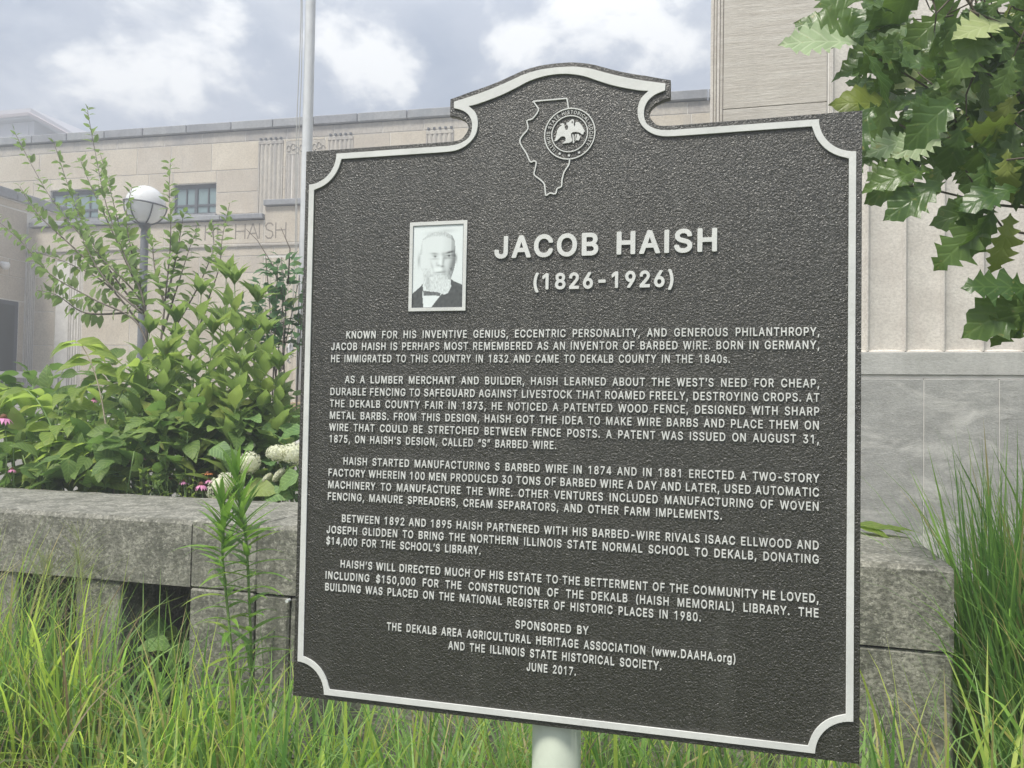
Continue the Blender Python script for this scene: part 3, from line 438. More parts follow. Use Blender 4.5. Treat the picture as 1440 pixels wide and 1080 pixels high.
g_ = MB()
for k in range(9):
    cx, cz = -8.34+.1*k, 6.87+.04*math.sin(k*2.1); ring = [(cx+.045*math.cos(t*.7), -.002, cz+.07*math.sin(t*.7)) for t in range(9)]; g_.tube(ring, .012, 5)
g_.build('carved_ornament', M['ashlar_weathered'], bl, True)
for k in range(3): fluted_panel(bl, -8.40+.3*k, -8.12+.3*k, 5.55, 6.72, .01, 2, 'ashlar_weathered', False)
g_ = MB(); g_.box(-8.4, -7.5, .0, .05, 5.0, 5.5); g_.build('ledge_block', M['ashlar_weathered'], bl)
def window(x0, x1, z0, z1):
    fr = MB(); t = .045
    fr.box(x0, x1, .07, .13, z1-.09, z1); fr.box(x0, x1, .07, .13, z0, z0+t); fr.box(x0, x0+t, .071, .129, z0+t, z1-.09); fr.box(x1-t, x1, .071, .129, z0+t, z1-.09)
    w_ = x1-x0; mid = (x0+x1)/2; fr.box(mid-.035, mid+.035, .071, .129, z0+t, z1-.09)
    for q in (x0+w_*.27, x0+w_*.78): fr.box(q-.015, q+.015, .075, .125, z0+t, z1-.09)
    fr.box(x0+t, mid-.035, .076, .124, z0+.19, z0+.235); fr.box(mid+.035, x1-t, .076, .124, z0+.19, z0+.235)
    w0 = fr.build('window', M['dark_metal'], bl)
    xs = [x0+t, x0+w_*.27, mid, x0+w_*.78, x1-t]
    for a, b in zip(xs, xs[1:]): box('pane', a, b, .098, .104, z0+t, z1-.09, M['pane'], w0, 0)
    s_ = MB(); s_.box(x0-.03, x1+.03, -.05, .09, z0-.055, z0-.006); s_.build('sill', M['coping'], w0)
for a in win: window(*a)
# entrance pavilion (front at y=-1.1)
YP = -1.1
box('pavilion_wall', -13.88, -4.0, YP+.010, -.006, 0, 5.07, M['mortar'], bl, 0)
box('parapet_core', -8.23, -4.0, YP+.010, -.012, 5.075, 5.32, M['mortar'], bl, 0)
courses(bl, -13.86, -8.24, [5.08, 4.60], YP, .1, [], M['ashlar'], 1.2, 1.7, seed=2)
courses(bl, -8.24, -4.0, [5.34, 4.60], YP, .1, [], M['ashlar'], 1.1, 1.6, seed=4)
courses(bl, -13.86, -4.0, [4.52, 4.35], YP, .1, [], M['ashlar'], 1.6, 2.1, seed=6)
box('string_course', -13.86, -4.0, YP-.035, YP+.09, 4.535, 4.59, M['ashlar_weathered'], bl, .012)
x = -13.8
while x < -8.3:
    L = min(1.15, -8.24-x); box('coping_stone', x+.006, x+L-.006, YP-.07, YP+.5, 5.09, 5.19, M['coping'], bl, .01); x += L
x = -8.24
while x < -4.1:
    box('coping_stone', x+.006, x+.99, YP-.07, YP+.5, 5.345, 5.46, M['coping'], bl, .01); x += 1.0
pops = [(-8.22, -7.35, 0, 4.35), (-13.86, -13.64, 0, 4.35), (-13.10, -12.44, 0, 4.35)]
courses(bl, -13.86, -4.0, [4.35, 4.01, 3.27, 2.55, 1.83, 1.1], YP, .1, pops, M['ashlar'], 1.0, 1.7, seed=8)
fluted_panel(bl, -8.2, -7.37, 1.0, 4.30, YP, 6, 'ashlar', False)
fluted_panel(bl, -13.86, -13.65, 1.0, 4.33, YP+.02, 3, 'ashlar_weathered', False)
fluted_panel(bl, -12.78, -12.45, 1.0, 4.33, YP+.02, 4, 'ashlar_weathered', False)
courses(bl, -13.10, -12.79, [4.33, 3.27, 2.55, 1.83, 1.1], YP+.03, .06, [], M['ashlar_weathered'], .5, .6, seed=9)
# carved letters THE HAISH: thin raised strokes, dark colour standing in for shade in the cuts
LET = {'T': [((0,1),(1,1)),((.5,1),(.5,0))], 'H': [((0,0),(0,1)),((1,0),(1,1)),((0,.52),(1,.52))], 'E': [((0,0),(0,1)),((0,1),(.8,1)),((0,.5),(.7,.5)),((0,0),(.85,0))],
       'A': [((0,0),(.5,1)),((.5,1),(1,0)),((.2,.35),(.8,.35))], 'I': [((.5,0),(.5,1))],
       'S': [((.95,.84),(.7,1)),((.7,1),(.3,1)),((.3,1),(.05,.82)),((.05,.82),(.15,.6)),((.15,.6),(.85,.42)),((.85,.42),(.95,.2)),((.95,.2),(.7,0)),((.7,0),(.3,0)),((.3,0),(.05,.16))]}
for ch_, x0, w_ in (('T',-9.86,.19),('H',-9.56,.19),('E',-9.27,.17),('H',-8.87,.21),('A',-8.60,.23),('I',-8.40,.12),('S',-8.21,.18),('H',-7.98,.22)):
    g_ = MB()
    for (a, b) in LET[ch_]:
        p0 = Vector((x0+a[0]*w_, 0, 4.70+a[1]*.30)); p1 = Vector((x0+b[0]*w_, 0, 4.70+b[1]*.30)); d = (p1-p0).normalized(); s_ = Vector((d.z, 0, -d.x))*.011
        bb = len(g_.v); e_ = d*.004
        for y_ in (YP-.003, YP+.01): g_.v += [tuple(q+Vector((0, y_, 0))) for q in (p0-s_-e_, p0+s_-e_, p1+s_+e_, p1-s_+e_)]
        g_.f += [tuple(bb+i for i in q) for q in ((0,1,2,3),(4,7,6,5),(0,4,5,1),(1,5,6,2),(2,6,7,3),(3,7,4,0))]
    g_.build('carved_letter', M.setdefault('cut_shade', flat('carved_letter_shade', (.24,.21,.18), .95)), bl)
# wing running towards the street on the far left (its face looks right)
XL = -13.88
box('side_wall', XL-.6, XL-.010, -7.5, 0, 0, 5.6, M['mortar'], bl, 0)
def side_courses(zs, ops_, seed):
    rr = random.Random(seed)
    for za, zb in zip(zs[1:], zs[:-1]):
        y = -7.5
        while y < -.02:
            e = min(-.01, y+rr.uniform(.9, 1.3))
            if not any(za < o[3]-.02 and zb > o[2]+.02 and y < o[1]-.02 and e > o[0]+.02 for o in ops_):
                if not (za < 5.1 and e > -1.12):
                    box('stone_block', XL-.1, XL, y+.008, e-.008, za+.008, zb-.008, M['ashlar'], bl, .004)
                else: 
                    if y < -1.15: box('stone_block', XL-.1, XL, y+.008, -1.115, za+.008, zb-.008, M['ashlar'], bl, .004)
            y = e
side_courses([5.58, 5.43], [], 1)
side_courses([5.41, 4.88, 4.35, 3.98, 3.49], [], 2)
y = -7.5
while y < -.1:
    box('coping_stone', XL-.62, XL+.06, y+.006, y+1.2, 5.60, 5.80, M['coping'], bl, .012); y += 1.215
box('door_frame', XL-.12, XL-.004, -3.2, -1.25, .98, 3.47, M['dark_metal'], bl, .01)
dr = box('door', XL-.003, XL+.010, -3.1, -1.36, 1.0, 3.38, M['door_glass'], bl, .004)
g_ = MB(); g_.tube([(XL+.05, -1.5, 2.0), (XL+.05, -1.5, 2.7)], .018, 8); g_.build('handle', M['white_metal'], dr, True)
g_ = MB(); g_.box(XL+.0101, XL+.02, -3.1, -1.36, 2.92, 2.945); g_.build('transom_bar', M['white_metal'], dr)
g_ = MB(); g_.box(XL-.1, XL, -1.24, -1.115, .98, 3.47); g_.build('jamb', M['ashlar'], bl)
# upper storey set back above the coping
box('penthouse_wall', -7.6, -3.2, 2.6, 6, 7.2, 8.13, M['ashlar'], bl, .01)
box('penthouse_coping', -7.7, -3.1, 2.5, 6.1, 8.135, 8.24, M['coping'], bl, .02)

# security camera on the side wing
def bw(x, y, z): return bl.matrix_basis @ Vector((x, y, z))
p_ = bw(XL, -1.74, 4.20); sc_ = thing('security_camera', p_, 'small white dome security camera on the left stone wing above the dark door', 'camera')
g_ = MB(); g_.tube([p_, p_+Vector((.06,0,0))], .05, 12); g_.build('mount', M['cable'], sc_, True)
g_ = MB(); g_.lathe([(0, p_.z-.13), (.05, p_.z-.115), (.078, p_.z-.06), (.08, p_.z-.01), (.06, p_.z+.03), (0, p_.z+.04)], p_.x+.12, p_.y, 16); g_.build('dome', M['cable'], sc_, True)

# metal roofed building beyond
mb_ = thing('distant_building', (-41, 37, 0), 'grey metal-clad building with a hipped roof edge rising beyond the library wing', 'building')
g_ = MB(); g_.box(-50, -37.0, 35, 48, 0, 17.0); g_.build('wall', M['roof_metal'], mb_)
v = [(-50,34.6,17.05),(-36.9,34.6,17.05),(-34.6,36.5,15.6),(-34.6,48,15.6),(-36.9,48,17.1),(-50,48,17.1),(-50,34.6,17.7),(-36.9,34.6,17.6),(-34.4,36.5,16.0),(-34.4,48,16.0),(-36.9,48,17.7),(-50,48,17.7)]
f = [(0,1,7,6),(1,2,8,7),(2,3,9,8),(6,7,10,11),(7,8,9,10),(0,5,4,1),(1,4,3,2)]
link('roof', mesh('roof', v, f), mb_, M['roof_metal'])
g_ = MB(); g_.tube([(-50,34.55,17.3),(-36.9,34.55,17.25),(-34.4,36.4,15.8)], .12, 4); g_.build('fascia', M['roof_trim'], mb_)
g_ = MB(); g_.box(-36.95, -34.9, 36.6, 48, 0, 15.9); g_.build('side_bay', M['roof_metal'], mb_)
for k in range(12):
    box('wall_seam', -49.5+k*1.1, -49.46+k*1.1, 34.93, 35, 0, 17.0, M['roof_metal'], mb_, 0)

# ================================================================ near tower on the right
tw = thing('stone_tower', (2.2, 5.4, 0), 'near limestone tower of the library with fluted pilaster above a grey veined plinth', 'building')
TY = 4.2
m_ = MB(); m_.box(.74, 3.6, TY+.08, TY+6, 0, 11); m_.build('wall', M['panel_stone'], tw)
# stepped corner mouldings
for k, (a, b, dy) in enumerate(((.700, .722, .055), (.725, .742, .03), (.745, .764, .018), (.767, .786, .006))):
    box('corner_moulding', a, b, TY+dy, TY+.5, 0, 10, M['panel_stone' if k % 2 else 'flute_stone'], tw, .004)
zc = [10.0, 8.9, 7.7, 6.5, 5.3, 4.9, 3.47, 2.7, 1.8]
for za, zb in zip(zc[1:], zc[:-1]): box('panel_block', .789, 1.459, TY, TY+.2, za+.002, zb-.002, M['panel_stone'], tw, .003)
box('joint_strip', 1.461, 1.475, TY+.012, TY+.1, 1.8, 10, M['mortar'], tw, 0)
# flutes: real concave channels, with sloped stops above the base band
def flute(x0, x1, z0, z1, depth=.042, n=14):
    v = []; f = []
    for i in range(n+1):
        t = i/n; a = (t*2-1); d = depth*math.sqrt(max(0, 1-a*a))
        x = x0+(x1-x0)*t
        v += [(x, TY+.001, z0), (x, TY+d, z0+d*.42), (x, TY+d, z1)]
    for i in range(n):
        f += [(3*i, 3*i+3, 3*i+4, 3*i+1), (3*i+1, 3*i+4, 3*i+5, 3*i+2)]
    me = mesh('flute', v, f, False)
    o = link('flute', me, tw, M['flute_stone']); return o
xs = [1.492, 1.716, 1.942, 2.168, 2.393, 2.618, 2.843, 3.068]
for a, b in zip(xs, xs[1:]): flute(a+.003, b-.003, 1.800, 10)
for x_ in xs: box('fillet', x_-.0045, x_+.0045, TY-.002, TY+.05, 1.800, 10, M['flute_stone'], tw, .002)
box('fillet', 1.476, 1.488, TY-.002, TY+.05, 1.800, 10, M['flute_stone'], tw, .002)
box('pilaster_edge', 3.075, 3.6, TY-.002, TY+.1, 1.8, 10, M['flute_stone'], tw, .004)
box('base_band', .70, 3.6, TY-.006, TY+.1, 1.650, 1.797, M.setdefault('band', stone('band_stone', (.44,.44,.41), (.53,.53,.50), (.62,.61,.57), 4, .4, .2, 2.5, .85, 60, .03)), tw, .005)
box('joint_strip', .70, 3.6, TY+.008, TY+.1, 1.628, 1.649, M['mortar'], tw, 0)
box('joint_backing', .71, 3.59, TY-.012, TY+.08, .31, 1.62, M['mortar'], tw, 0)
for a, b in ((.70, 1.35), (1.354, 2.046), (2.050, 2.476), (2.480, 3.6)): box('plinth_block', a, b, TY-.016, TY+.1, .30, 1.625, M['plinth'], tw, .004)
box('tower_footing', .6, 3.7, TY-.03, TY+.1, 0, .296, M['plinth'], tw, .01)

# ================================================================ flagpole
fp = thing('flagpole', (-4.84, 8.5, .98), 'tall pale grey flagpole with a rope and cleat just left of the black plaque', 'flagpole')
g_ = MB(); g_.tube([(-4.835, 8.5, 1.42), (-4.835, 8.5, 3.9), (-4.835, 8.5, 9), (-4.835, 8.5, 14)], [.078, .073, .068, .05], 20); g_.build('pole', M['white_metal'], fp, True)
g_ = MB(); g_.tube([(-4.835, 8.5, 4.005), (-4.835, 8.5, 4.03)], .0755, 20); g_.build('joint_ring', M['white_metal'], fp)
g_ = MB(); g_.lathe([(0, 14.2), (.09, 14.12), (.1, 14.05), (.06, 13.97), (0, 13.95)], -4.835, 8.5); g_.build('ball', M['white_metal'], fp, True)
g_ = MB(); g_.box(-4.965, -4.915, 8.37, 8.41, 2.10, 2.22); g_.tube([(-4.94, 8.36, 2.02), (-4.95, 8.34, 2.16), (-4.94, 8.36, 2.3)], .012, 6); g_.build('cleat', M['cable'], fp)
g_ = MB()
for s_ in (-.935, -.905):
    g_.tube([(s_-4.0+.012*math.sin(z*2.1+s_*40), 8.40, z) for z in [2.2+.35*i for i in range(34)]], .0065, 5)
g_.tube([(-4.965+.03*math.sin(t*1.3), 8.35+.004*t, 2.24-.03*t+.02*math.cos(t*2)) for t in range(11)], .014, 5)
g_.build('rope', M['rope'], fp, True)
pd = thing('flagpole_plinth', (-4.84, 8.5, .98), 'stepped tan stone block under the foot of the flagpole', 'plinth')
for k, (h0, h1, w_) in enumerate(((1.29, 1.42, .24), (1.135, 1.283, .27), (.98, 1.128, .30))):
    box('step_block', -4.84-w_, -4.84+w_, 8.5-w_, 8.5+w_, h0, h1, M['brick'], pd, .012)

# ================================================================ globe lamps
def globe_lamp(x, y, zc_, r, zb, label, rot=.5):
    t = thing('globe_lamp', (x, y, zb), label, 'street lamp', 'round globe lamps by the library')
    g_ = MB(); pr = [(r*math.sin(a*math.pi/20)+(0.0001 if a in (0, 20) else 0), zc_+r*math.cos(a*math.pi/20)) for a in range(21)]
    g_.lathe(pr, x, y, 32); g_.build('globe', M['globe'], t, True)
    tilt = Matrix.Rotation(R(7), 3, 'Y')
    ro = r*1.07; g_ = MB()
    def P(a, b): return Vector((x, y, zc_))+tilt@Vector((ro*math.cos(a)*math.cos(b), ro*math.sin(a)*math.cos(b), ro*math.sin(b)))
    g_.tube([P(2*math.pi*k/40, R(2)) for k in range(41)], r*.045, 6, False); g_.build('ring', M['lamp_metal'], t, True)
    for k in range(6):
        g_ = MB(); a = rot+k*math.pi/3; g_.tube([P(a, R(2-88*j/12)) for j in range(13)], r*.04, 5); g_.build('rib', M['lamp_metal'], t, True)
    g_ = MB(); g_.lathe([(0.001, zc_-r*1.0), (r*.34, zc_-r*1.02), (r*.30, zc_-r*1.16), (r*.17, zc_-r*1.3), (.046, zc_-r*1.5), (.046, zb)], x, y, 14); g_.build('post', M['lamp_metal'], t, True)
    return t
globe_lamp(-5.79, 6.5, 3.70, .222, .3, 'white globe lamp in a dark ribbed cage standing behind the leafy sapling')
p_ = at(65, 274, 16.5); globe_lamp(p_.x, p_.y, p_.z, .19, 5.2, 'small white globe lamp partly hidden behind the sloping coping of the left wing')
p_ = at(89, 277, 16.3); ut = thing('roof_vent', p_, 'small white roof vent beside the far globe lamp above the left wing', 'vent')
g_ = MB(); g_.lathe([(.001, p_.z+.24), (.10, p_.z+.2), (.13, p_.z+.12), (.08, p_.z+.08), (.08, p_.z-.4), (.12, p_.z-.45)], p_.x, p_.y, 14); g_.build('cowl', M['cable'], ut, True)

# ================================================================ railing in front of the side door
rl = thing('handrail', (-10.5, 9, .98), 'grey metal handrail in front of the dark side door at the left', 'railing')
g_ = MB(); g_.box(-12.6, -9.35, 9.0, 9.05, 1.74, 1.84); g_.build('top_rail', M.setdefault('rail', flat('grey_rail_paint', (.27,.27,.26), .5)), rl)
for x_ in (-12.5, -11.4, -10.3, -9.45):
    g_ = MB(); g_.box(x_-.03, x_+.03, 9.005, 9.045, .98, 1.738); g_.build('rail_post', M['rail'], rl)
st = thing('entrance_steps', (-10.5, 10.5, .98), 'pale stone steps behind the handrail at the left', 'steps')
for k in range(4): box('step', -13.2, -8.2, 10+.32*k, 11.6, .984+.15*k, 1.13+.15*k, M['paving'], st, .01)
# ================================================================ the historical marker
SW, Z0 = 1.067, .8078
sign = thing('historical_marker', (.5335, 0, 0), 'large dark brown cast plaque with raised cream lettering on a pale green post', 'historical marker')
RX = Matrix.Rotation(R(90), 4, 'X')
def on_sign(name, me, depth, m, parent=sign, smooth=False):
    """mesh drawn flat in plaque coordinates, stood upright with its middle `depth` in front of the face"""
    return link(name, me, parent, m, Matrix.Translation((0, -depth, Z0)) @ RX)
def arc(cx, cy, r, a0, a1, n=10): return [(cx+r*math.cos(R(a0+(a1-a0)*i/n)), cy+r*math.sin(R(a0+(a1-a0)*i/n))) for i in range(n+1)]
def smooth_path(P, k=4):
    o = []
    for i in range(len(P)-1):
        p0 = Vector(P[max(i-1, 0)]); p1 = Vector(P[i]); p2 = Vector(P[i+1]); p3 = Vector(P[min(i+2, len(P)-1)])
        for j in range(k):
            t = j/k; o.append(tuple(.5*((2*p1)+(-p0+p2)*t+(2*p0-5*p1+4*p2-p3)*t*t+(-p0+3*p1-3*p2+p3)*t*t*t)))
    o.append(P[-1]); return o
XC = .5267; HT = 1.1135
def mirror(L): return [(2*XC-x, y) for x, y in L][::-1]
notch = smooth_path([(.2900,1.1125),(.3321,1.1140),(.3471,1.1260),(.3521,1.1373),(.3498,1.1463),(.3404,1.1558),(.3250,1.1623),(.3136,1.1650)])
crown = smooth_path([(.3136,1.1972),(.3334,1.2022),(.3547,1.2081),(.3849,1.2155),(.4148,1.2244),(.4385,1.2330),(.4620,1.2410),(.4854,1.2458),(.5028,1.2479),(XC,1.2486)])
left = notch+crown
outer = [(0, 0), (0, HT)]+left+mirror(left)[1:]+[(SW, HT+.001), (SW, 0)]
pl_me = curve_mesh([outer[::-1]], .0065, 0, .0009, 1)
on_sign('plaque', pl_me, -.0075, M['sign_dark'])
BX, RR, BW = .0096, .0606, .0112
def frame(o):           # o = 0 for the outer line of the band, BW for the inner line
    b = BX+o; h = HT-BX-o; q = RR+BX
    def c(cx, cy, a0, a1): return arc(cx, cy, RR+o, a0, a1, 12)
    bl_ = arc(BX, BX, RR+o, 0, 90, 12); bl_ = [(max(b, x), max(b, y)) for x, y in bl_]
    def fix(L, f): return [f(x, y) for x, y in L]
    bl_ = [(b, BX+RR+o)]+[p for p in bl_ if p[0] > b and p[1] > b][::-1]+[(BX+RR+o, b)]
    br = [(SW-x, y) for x, y in bl_]; tl = [(x, HT-y) for x, y in bl_]; tr = [(SW-x, HT-y) for x, y in bl_]
    return bl_, br, tl, tr
def band(o, nt, cr):
    bl_, br, tl, tr = frame(o)
    half = nt+cr
    return tl+half+mirror(half)[1:]+tr[::-1]+br+bl_[::-1]
nt_o = smooth_path([(.2900,1.1035),(.3138,1.1035),(.3353,1.1065),(.3534,1.1167),(.3598,1.1309),(.3595,1.1485),(.3525,1.1622),(.3401,1.1720),(.3222,1.1783)])
cr_o = smooth_path([(x_, y_-.0013*min(1, (x_-.3222)/.03)) for x_, y_ in [(.3222,1.1905),(.3400,1.1952),(.3620,1.2008),(.3900,1.2083),(.4180,1.2170),(.4410,1.2252),(.4640,1.2332),(.4870,1.2382),(.5040,1.2402),(XC,1.2408)]])
nt_i = smooth_path([(.2900,1.0922),(.3263,1.0937),(.3506,1.1037),(.3670,1.1216),(.3717,1.1446),(.3662,1.1655),(.3522,1.1792)])
cr_i = smooth_path([(x_, y_-.0008*min(1, (x_-.3524)/.03)) for x_, y_ in [(.3524,1.1800),(.3734,1.1838),(.4154,1.1958),(.4449,1.2072),(.4741,1.2195),(.5032,1.2262),(XC,1.2280)]])
on_sign('border', curve_mesh([band(0, nt_o, cr_o), band(BW, nt_i, cr_i)[::-1]], .0016, 0, .0003, 0), .0016, M['sign_white'])

# --- lettering: outlines of a grotesque, set line by line
def set_line(text, x0, x1, z, cap=.0147, wx=.78, G_=None, th=6, letters=False, track=.055, justify='space', gap=.30, name='text_line', depth=.0011, parent=None):
    G_ = G_ or GLYPHS; em = cap/(.509+.002*th); polys = []; z += th*.001*em
    nat = 0
    for ch_ in text: nat += (gap if ch_ == ' ' else G_[ch_][0]/1000*wx+track)*em
    nat -= track*em
    ns = text.count(' '); extra = 0; sx = 1
    if justify == 'space' and ns: extra = ((x1-x0)-nat)/ns
    elif justify == 'fit': sx = (x1-x0)/nat
    x = x0
    for ch_ in text:
        if ch_ == ' ': x += gap*em*sx+extra; continue
        a, P = G_[ch_]
        if letters: polys = []
        for q in P: polys.append([(x+q[i]/1000*em*wx*sx, z+q[i+1]/1000*em) for i in range(0, len(q), 2)])
        x += (a/1000*wx+track)*em*sx
        if letters: on_sign('letter', curve_mesh(polys, depth, 0, .0003, 0), depth, M['sign_white'], parent or sign)
    if letters: return
    me = curve_mesh(polys, depth, 0, .0002, 0)
    return on_sign(name, me, depth, M['sign_white'], parent or sign)
LINES = [("KNOWN FOR HIS INVENTIVE GENIUS, ECCENTRIC PERSONALITY, AND GENEROUS PHILANTHROPY,", .0998, 1.0008, .7253),
("JACOB HAISH IS PERHAPS MOST REMEMBERED AS AN INVENTOR OF BARBED WIRE. BORN IN GERMANY,", .0672, 1.0008, .7019),
("HE IMMIGRATED TO THIS COUNTRY IN 1832 AND CAME TO DEKALB COUNTY IN THE 1840s.", .0672, .8512, .6774),
("AS A LUMBER MERCHANT AND BUILDER, HAISH LEARNED ABOUT THE WEST’S NEED FOR CHEAP,", .0998, 1.001, .6351),
("DURABLE FENCING TO SAFEGUARD AGAINST LIVESTOCK THAT ROAMED FREELY, DESTROYING CROPS. AT", .0672, 1.001, .6105),
("THE DEKALB COUNTY FAIR IN 1873, HE NOTICED A PATENTED WOOD FENCE, DESIGNED WITH SHARP", .0672, 1.001, .5864),
("METAL BARBS. FROM THIS DESIGN, HAISH GOT THE IDEA TO MAKE WIRE BARBS AND PLACE THEM ON", .0672, 1.001, .5624),
("WIRE THAT COULD BE STRETCHED BETWEEN FENCE POSTS. A PATENT WAS ISSUED ON AUGUST 31,", .0672, 1.001, .5383),
("1875, ON HAISH'S DESIGN, CALLED “S” BARBED WIRE.", .0672, .5381, .5148),
("HAISH STARTED MANUFACTURING S BARBED WIRE IN 1874 AND IN 1881 ERECTED A TWO-STORY", .0998, 1.0014, .4709),
("FACTORY WHEREIN 100 MEN PRODUCED 30 TONS OF BARBED WIRE A DAY AND LATER, USED AUTOMATIC", .0672, 1.0014, .4468),
("MACHINERY TO MANUFACTURE THE WIRE. OTHER VENTURES INCLUDED MANUFACTURING OF WOVEN", .0672, 1.0014, .4225),
("FENCING, MANURE SPREADERS, CREAM SEPARATORS, AND OTHER FARM IMPLEMENTS.", .0670, .8399, .3989),
("BETWEEN 1892 AND 1895 HAISH PARTNERED WITH HIS BARBED-WIRE RIVALS ISAAC ELLWOOD AND", .0992, 1.0016, .3558),
("JOSEPH GLIDDEN TO BRING THE NORTHERN ILLINOIS STATE NORMAL SCHOOL TO DEKALB, DONATING", .0666, 1.0018, .3319),
("$14,000 FOR THE SCHOOL’S LIBRARY.", .0664, .3935, .3092),
("HAISH’S WILL DIRECTED MUCH OF HIS ESTATE TO THE BETTERMENT OF THE COMMUNITY HE LOVED,", .0986, 1.002, .2649),
("INCLUDING $150,000 FOR THE CONSTRUCTION OF THE DEKALB (HAISH MEMORIAL) LIBRARY. THE", .0660, 1.002, .2402),
("BUILDING WAS PLACED ON THE NATIONAL REGISTER OF HISTORIC PLACES IN 1980.", .0658, .8052, .2167),
("SPONSORED BY", .4634, .6033, .1755),
("THE DEKALB AREA AGRICULTURAL HERITAGE ASSOCIATION (www.DAAHA.org)", .2022, .8661, .1493),
("AND THE ILLINOIS STATE HISTORICAL SOCIETY.", .331, .7371, .1241),
("JUNE 2017.", .4869, .5814, .0985)]
for i, (t_, a, b, z) in enumerate(LINES):
    full = b > .99
    set_line(t_, a, b, z, justify='space' if full else 'fit')
set_line("JACOB HAISH", .4095, .8290, .8779, cap=.0425, wx=1.04, G_=BOLD, th=22, letters=True, track=.07, justify='fit', gap=.34, depth=.0016)
set_line("(1826-1926)", .4855, .7535, .8158, cap=.0305, wx=1.0, G_=BOLD, th=22, letters=True, track=.07, justify='fit', depth=.0016)

# --- Illinois outline, seal
def strip(P, w_):
    Lf, Rt = [], []
    for i, p in enumerate(P):
        a = Vector(P[max(i-1, 0)]); b = Vector(P[min(i+1, len(P)-1)]); d = (b-a).normalized(); s_ = Vector((-d.y, d.x))*w_/2
        Lf.append(tuple(Vector(p)+s_)); Rt.append(tuple(Vector(p)-s_))
    return Lf+Rt[::-1]
il1 = [(.5508,1.1600),(.5494,1.1700),(.5473,1.1789)]
il2 = smooth_path([(.5545,1.0622),(.5535,1.0521),(.5447,1.0387),(.5406,1.0229),(.5397,1.0112),(.5315,1.0074),(.5284,.9979),(.5175,.9996),(.5100,.9957),(.5080,1.0080),(.5059,1.0185),(.4970,1.0275),(.4863,1.0368),(.4880,1.0480),(.4898,1.0603),(.4850,1.0632),(.4781,1.0622),(.4701,1.0789),(.4576,1.0993),(.4596,1.1110),(.4726,1.1265),(.4702,1.1418),(.4812,1.1453),(.4926,1.1607),(.4870,1.1715),(.4824,1.1785)], 3)
on_sign('state_outline', curve_mesh([strip(il2+[(.4829,1.1786),(.4845,1.1787),(.5200,1.1788),(.5462,1.1789),(.5474,1.1786),(.5479,1.1770),(.5494,1.1700),(.5508,1.1602)], .0022)], .0011, 0, .0002, 0), .0011, M['sign_white'])
SX, SZ = .5539, 1.1108
seal = on_sign('seal_ring', curve_mesh([arc(SX, SZ, .0492, 0, 354, 59), arc(SX, SZ, .0474, 0, 354, 59)[::-1]], .0011, 0, .0002, 0), .0011, M['sign_white'])
on_sign('seal_ring', curve_mesh([arc(SX, SZ, .0352, 0, 354, 59), arc(SX, SZ, .0337, 0, 354, 59)[::-1]], .0011, 0, .0002, 0), .0011, M['sign_white'], seal)
def ring_text(text, a0, a1, rad, cap):
    em = cap/.509; polys = []; W_ = [(.32 if c_ == ' ' else GLYPHS[c_][0]/1000*.85+.10) for c_ in text]; tot = sum(W_); s_ = 0
    for c_, w_ in zip(text, W_):
        am = a0+(a1-a0)*(s_+w_/2)/tot; s_ += w_
        if c_ == ' ': continue
        th = R(am-90); ad, P = GLYPHS[c_]
        for q in P:
            L = []
            for i in range(0, len(q), 2):
                lx = (q[i]-ad/2)/1000*em*.85; ly = q[i+1]/1000*em
                bx_ = SX+rad*math.cos(R(am)); bz_ = SZ+rad*math.sin(R(am))
                L.append((bx_+lx*math.cos(th)-ly*math.sin(th), bz_+lx*math.sin(th)+ly*math.cos(th)))
            polys.append(L)
    return curve_mesh(polys, .0009, 0, 0, 0)
on_sign('seal_lettering', ring_text('ILLINOIS STATE HISTORICAL SOCIETY', 229, -37, .0382, .0064), .0009, M['sign_white'], seal)
for am in (-117, -91, -63):
    cx, cz = SX+.0412*math.cos(R(am)), SZ+.0412*math.sin(R(am))
    on_sign('star', curve_mesh([[(cx+(.0035 if k % 2 == 0 else .0014)*math.cos(R(90+36*k)), cz+(.0035 if k % 2 == 0 else .0014)*math.sin(R(90+36*k))) for k in range(10)]], .0009), .0009, M['sign_white'], seal)
def emb(L): return [(SX+(x-535)*.0485/467, SZ-(y-575)*.0485/467) for x, y in L]
eagle = emb([(252,692),(275,640),(290,570),(305,500),(340,440),(395,405),(345,400),(395,368),(430,385),(442,430),(448,480),(470,500),(500,492),(508,450),(492,410),(470,400),(480,370),(520,355),(545,330),(580,310),(605,318),(612,350),(606,400),(612,430),(625,450),(640,420),(635,385),(665,362),(700,375),(735,410),(765,450),(790,505),(818,545),(795,570),(785,606),(755,600),(735,575),(700,560),(650,548),(590,550),(562,575),(565,620),(575,660),(590,700),(570,725),(530,740),(480,742),(400,750),(430,722),(462,700),(465,650),(440,618),(400,612),(365,625),(330,660),(290,690)])
hole = emb([(575,335),(568,375),(585,395),(595,360)])
on_sign('eagle', curve_mesh([eagle, hole[::-1]], .0011), .0011, M['sign_white'], seal)
on_sign('eagle_shield', curve_mesh([emb([(585,592),(605,592),(628,735),(610,757),(595,740),(600,690)]), emb([(640,590),(655,590),(640,690),(628,700)]), emb([(668,592),(700,592),(735,650),(705,712),(665,700),(640,720),(668,640)])], .0011), .0011, M['sign_white'], seal)

